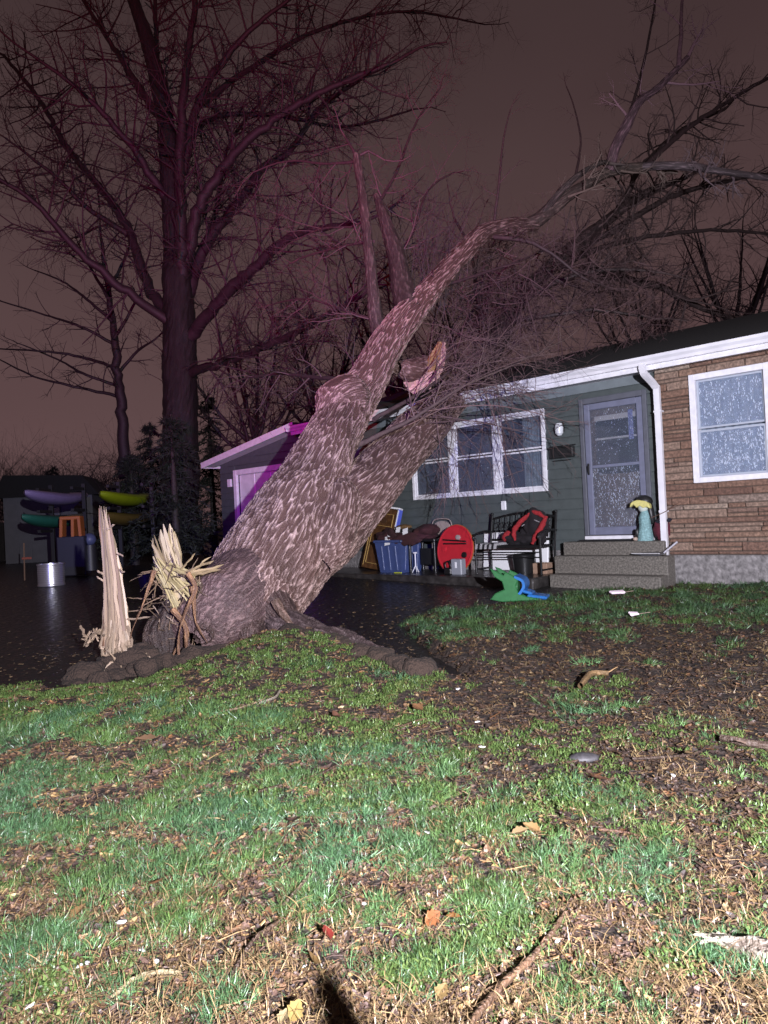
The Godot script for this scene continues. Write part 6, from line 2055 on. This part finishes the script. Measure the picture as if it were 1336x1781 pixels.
func drive_litter() -> void:
	var rg := RandomNumberGenerator.new()
	rg.seed = 91
	var where := []
	var tint := PackedColorArray()
	while where.size() < 2600:
		var a := rg.randf_range(5.5, 15.0)
		var x := rg.randf_range(-9.0, 2.2)
		var d := drive_dist(x, a)
		if d > -0.03 or rg.randf() > 0.08 + exp(d * 1.3): continue
		var s := rg.randf_range(0.015, 0.05)
		where.append(Transform3D(Basis(Vector3.UP, rg.randf() * TAU) * Basis(Vector3.RIGHT, rg.randfn() * 0.2) * Basis.from_scale(Vector3(s, s * 0.6, s)), Vector3(x, base_y(a) - 0.024, -a)))
		tint.append(Color(0.11, 0.07, 0.045).lerp(Color(0.22, 0.15, 0.08), rg.randf()) * rg.randf_range(0.4, 1.1))
	scatter("leaf_litter", "wet leaves and bark bits washed onto the driveway", flake_mesh(rg, 0), M.flake, where, tint)

func on_lawn(x: float, y: float, ahead: float, lift := 0.0) -> Vector3:
	var p := P(x, y, ahead)
	p.y = lawn_y(p.x, ahead) + lift
	return p

func lawn_things() -> void:
	var g: G
	# stick shapes: pixels give bearings, each end stands on the soil at its own distance
	var sticks := [
		["bent_stick", "pale bent stick on the bare soil at lower left", [[195, 1712, 2.1], [235, 1680, 2.18], [285, 1670, 2.2], [312, 1678, 2.18]], 0.008, Color(0.5, 0.39, 0.22)],
		["fallen_branch", "dead bent branch on the brown soil right of the mound", [[1010, 1212, 5.15], [1030, 1194, 5.4], [1058, 1192, 5.45]], 0.022, Color(0.36, 0.22, 0.1)],
		["fallen_branch", "long thin dark branch on the soil at right", [[1100, 1330, 3.75], [1160, 1332, 3.74], [1215, 1316, 3.85], [1240, 1290, 4.05]], 0.008, Color(0.1, 0.06, 0.04)],
		["fallen_branch", "dark split branch at the right edge of the lawn", [[1255, 1298, 4.0], [1300, 1310, 3.9], [1350, 1318, 3.85]], 0.022, Color(0.17, 0.11, 0.08)],
		["fallen_branch", "thin straight stick crossing the soil in the centre of the lawn", [[450, 1345, 3.6], [560, 1312, 3.85], [640, 1278, 4.2]], 0.008, Color(0.12, 0.07, 0.04)],
		["fallen_branch", "thin twig below the shadow of the trunk", [[690, 1262, 4.4], [740, 1248, 4.55], [800, 1250, 4.5]], 0.006, Color(0.16, 0.09, 0.05)],
		["fallen_branch", "straight stick pointing away at the bottom right of centre", [[815, 1790, 1.92], [870, 1720, 2.08], [930, 1660, 2.22], [985, 1600, 2.4]], 0.011, Color(0.2, 0.11, 0.06)],
		["fallen_branch", "dark stick slanting through the grass at lower centre left", [[400, 1690, 2.15], [440, 1625, 2.3], [480, 1590, 2.42]], 0.007, Color(0.12, 0.07, 0.045)],
		["fallen_branch", "dark stick slanting through the grass above the lower left stick", [[490, 1540, 2.56], [515, 1510, 2.65], [540, 1478, 2.78]], 0.007, Color(0.2, 0.14, 0.09)],
		["fallen_branch", "pale twig curling on the mound below the trunk", [[452, 1222, 5.0], [478, 1212, 5.1], [486, 1196, 5.25]], 0.01, Color(0.4, 0.33, 0.25)],
		["fallen_branch", "pale straight twig on the mound left of the curled twig", [[386, 1235, 4.9], [420, 1232, 4.95], [458, 1216, 5.1]], 0.007, Color(0.34, 0.24, 0.14)],
		["fallen_branch", "thin reddish stick on the right-hand soil", [[1080, 1600, 2.42], [1140, 1630, 2.32], [1190, 1650, 2.27]], 0.005, Color(0.24, 0.13, 0.08)],
		["fallen_branch", "reddish twig lying in the brown soil of the right middle", [[1040, 1442, 3.0], [1085, 1448, 2.98], [1130, 1470, 2.88]], 0.005, Color(0.2, 0.1, 0.06)],
	]
	for s in sticks:
		var o := thing(s[0], s[1], "stick" if s[0] == "bent_stick" else "branch")
		var pts := []
		var rad := []
		for k in s[2].size():
			var q: Array = s[2][k]
			pts.append(on_lawn(q[0], q[1], q[2], s[3] * 1.3 + 0.006))
			rad.append(s[3] * lerpf(1.0, 0.6, float(k) / s[2].size()))
		var b := bark_tube(pts, rad, 14, 0.02, s[3] * 0.25, s[4], s[4] * 0.55, 7, 0.3)
		obj("stem", b, M.bark, o)
		for k in 2:
			g = G.new()
			g.col = s[4] * 0.8
			var i := rng.randi() % (pts.size() - 1)
			var d: Vector3 = (pts[i + 1] - pts[i]).normalized()
			grow(g, (pts[i] as Vector3).lerp(pts[i + 1], rng.randf()), (d + Vector3(rng.randfn() * 0.5, 0.15, rng.randfn() * 0.5)).normalized(), s[3] * 5.0, s[3] * 0.4, 0, 0.0, 0.2, rng)
			obj("twig", g, M.twig, o)
	# short log
	var o := thing("broken_log", "short weathered log half in shadow at the lower right edge", "log")
	var lp := [on_lawn(1218, 1640, 2.27, 0.004), on_lawn(1270, 1662, 2.22, 0.012), on_lawn(1330, 1688, 2.16, 0.02), on_lawn(1420, 1725, 2.08, 0.025)]
	obj("bark", bark_tube(lp, [0.012, 0.024, 0.034, 0.04], 40, 0.012, 0.012, Color(0.3, 0.27, 0.21), Color(0.13, 0.1, 0.075), 8, 0.15), M.bark, o)
	g = G.new()
	for k in 7:
		g.col = Color(0.5, 0.44, 0.33) * rng.randf_range(0.7, 1.1)
		fibre(g, lp[1] + Vector3(rng.randfn() * 0.01, rng.randf() * 0.02, rng.randfn() * 0.01), lp[0] + Vector3(rng.randfn() * 0.02 - 0.01, rng.randf() * 0.02, rng.randfn() * 0.02), 0.016, 0.012)
	obj("splinter", g, M.wood, o)
	# single leaves that stand out
	var leaf := G.new()
	var n := 8
	for k in n:
		var u0 := float(k) / n
		var u1 := float(k + 1) / n
		var w0 := 0.34 * sin(PI * pow(u0, 0.8)) * (1.15 if k % 2 else 0.85)
		var w1 := 0.34 * sin(PI * pow(u1, 0.8)) * (0.85 if k % 2 else 1.15) if k < n - 1 else 0.0
		var h0 := 0.25 * u0 * u0
		var h1 := 0.25 * u1 * u1
		leaf.quad(Vector3(u0, h0, 0), Vector3(u0, h0 + w0 * 0.35, w0), Vector3(u1, h1 + w1 * 0.35, w1), Vector3(u1, h1, 0))
		leaf.quad(Vector3(u0, h0 + w0 * 0.5, -w0), Vector3(u0, h0, 0), Vector3(u1, h1, 0), Vector3(u1, h1 + w1 * 0.5, -w1))
	leaf.tube(PackedVector3Array([Vector3(-0.35, 0.06, 0.02), Vector3(0, 0.005, 0), Vector3(0.9, 0.22, 0)]), PackedFloat32Array([0.012, 0.015, 0.004]), 4)
	var lm := leaf.mesh()
	for l in [[738, 1588, 2.42, 0.075, Color(0.42, 0.15, 0.05), "bright rust-orange fallen leaf in the grass right of centre"], [802, 1572, 2.46, 0.06, Color(0.36, 0.16, 0.05), "orange-brown leaf under the grass right of the rust leaf"], [575, 1635, 2.3, 0.06, Color(0.36, 0.05, 0.035), "small dark red leaf in the soil at lower centre"], [512, 1385, 3.3, 0.1, Color(0.26, 0.13, 0.1), "brown curled leaf in a hollow of the left grass"], [270, 1275, 4.4, 0.14, Color(0.4, 0.23, 0.13), "large tan curled leaf on the left of the mound"], [535, 1205, 5.3, 0.12, Color(0.5, 0.38, 0.24), "pale tan leaf on the mound below the trunk"], [505, 1768, 1.95, 0.07, Color(0.6, 0.42, 0.14), "yellow-tan leaf at the bottom edge beside the dark shadow"], [486, 1774, 1.94, 0.05, Color(0.6, 0.46, 0.24), "pale yellow leaf at the very bottom left of the dark shadow"], [120, 1538, 2.5, 0.07, Color(0.38, 0.22, 0.09), "ochre leaf in the brown soil at left"], [1210, 1345, 3.75, 0.06, Color(0.3, 0.19, 0.09), "pair-lobed tan leaf at right below the dark branch"], [760, 1730, 2.06, 0.06, Color(0.4, 0.26, 0.1), "ochre leaf at the bottom centre right"], [545, 1660, 2.24, 0.07, Color(0.46, 0.28, 0.1), "narrow ochre leaf above the dark shadow"], [590, 1245, 4.7, 0.1, Color(0.34, 0.15, 0.09), "rusty leaf cluster bit in the middle of the mound"], [735, 1240, 4.7, 0.1, Color(0.4, 0.2, 0.09), "orange leaf beside the thin twig under the trunk shadow"], [1060, 1370, 3.5, 0.09, Color(0.3, 0.14, 0.08), "rusty leaf in the right-hand grass"], [280, 1480, 2.75, 0.07, Color(0.42, 0.2, 0.09), "rust leaf in the left-hand grass"], [940, 1445, 3.0, 0.08, Color(0.5, 0.3, 0.12), "tan leaf on the central grass"], [890, 1448, 3.0, 0.07, Color(0.48, 0.32, 0.15), "pale ochre leaf on the central grass"]]:
		var f := put("fallen_leaf", lm, mat(l[4] * 0.62, 0.5, 0, "mottle", 8.0), null, Transform3D(Basis(Vector3.UP, rng.randf() * TAU) * Basis(Vector3.RIGHT, rng.randfn() * 0.4) * Basis.from_scale(Vector3.ONE * l[3]), on_lawn(l[0], l[1], l[2], 0.02)))
		tag(f, l[5], "leaf", "single leaves lying on the lawn")
	# white petals and bits
	var pe := G.new()
	pe.blob(Vector3(0.5, 0.12, 0.36), Transform3D(Basis(), Vector3(0, 0.1, 0)), nf, 0.5, 12, 8, Vector3(3, 1, 1), 0.6)
	var pm := pe.mesh()
	for l in [[138, 1666, 2.24, 0.02, "pale petal at lower left, the lower of the close pair"], [151, 1654, 2.27, 0.02, "pale petal at lower left, the upper of the close pair"], [247, 1643, 2.3, 0.02, "greyish petal above the bent stick"], [272, 1655, 2.26, 0.02, "white petal right above the bent stick"], [48, 1720, 2.08, 0.025, "greyish petal near the lower left corner"], [838, 1290, 4.05, 0.035, "white petal pair on the soil right of the mound"], [830, 1253, 4.5, 0.035, "pale chip on the soil above the white petals"], [797, 1207, 5.2, 0.045, "pale chip under the tip of the trunk shadow"], [970, 1647, 2.28, 0.02, "lilac petal on the right of the lower lawn"], [903, 1652, 2.26, 0.018, "white petal in the grass left of the lilac petal"], [742, 1422, 3.1, 0.025, "bluish white petal in the central grass"], [632, 1548, 2.54, 0.02, "white petal in the lower central grass"], [570, 1490, 2.7, 0.014, "tiny white petal in the left central grass"], [1172, 1367, 3.5, 0.03, "grey-white chip at right below the dark branch"], [530, 1677, 2.2, 0.014, "tiny white petal above the dark shadow"], [210, 1577, 2.45, 0.03, "cream wood chip in the left grass"]]:
		var f := put("petal", pm, mat(Color(0.62, 0.6, 0.6), 0.5), null, Transform3D(Basis(Vector3.UP, rng.randf() * TAU) * Basis.from_scale(Vector3.ONE * l[3]), on_lawn(l[0], l[1], l[2], 0.012)))
		tag(f, l[4], "petal", "pale petals and chips on the lawn")
	# two pieces of pinkish litter out on the dark grass
	for l in [[1075, 1047, 9.2, 0.2, 0.06, "flat pinkish-white piece of plastic in front of the steps"], [1104, 1092, 7.6, 0.11, 0.06, "small pinkish-white plastic lid on the dark grass"]]:
		var p := on_lawn(l[0], l[1], l[2], 0.05)
		var b := thing("plastic_litter", l[5], "litter", p, 0.2)
		g = G.new()
		g.box(Vector3(l[3], 0.03, l[4]), Transform3D(Basis(Vector3.RIGHT, 0.3), Vector3(0, 0.015, 0)), 0.01, 0.006, rng)
		obj("scrap", g, mat(Color(0.75, 0.62, 0.68), 0.4), b)
		g = G.new()
		g.rod(Vector3(l[3] * 0.4, 0.01, 0), Vector3(l[3] * 0.4 + 0.16, 0.015, -0.02), 0.004, 6)
		obj("stalk", g, mat(Color(0.3, 0.22, 0.18), 0.6), b)
	# paving stone half sunk
	var cs := thing("sunken_stone", "dark flat stone half sunk in the soil at right", "stone", on_lawn(1018, 1318, 3.85, 0.0))
	g = G.new()
	g.blob(Vector3(0.09, 0.03, 0.05), Transform3D(), nf, 0.3, 16, 10, Vector3(2, 2, 2))
	obj("stone", g, mat(Color(0.07, 0.065, 0.07), 0.6, 0, "mottle", 5), cs)
	# unseen stake added to cast the dark shadow at the bottom edge
	var sk := thing("added_shadow_stake", "added unseen stake that casts the dark shadow at the bottom edge", "stake", Vector3(0.57, 0, 0.0))
	g = G.new()
	g.lathe([Vector2(0.0, -0.1), Vector2(0.04, -0.1), Vector2(0.038, 0.4), Vector2(0.036, 0.98), Vector2(0.03, 1.05), Vector2(0.02, 1.09), Vector2(0, 1.11)], 14)
	for q in g.v.size(): g.v[q] += g.n[q] * 0.006 * nf.get_noise_3dv(g.v[q] * 8.0)
	obj("post", g, mat(Color(0.2, 0.14, 0.09), 0.85, 0, "mottle", 3), sk)
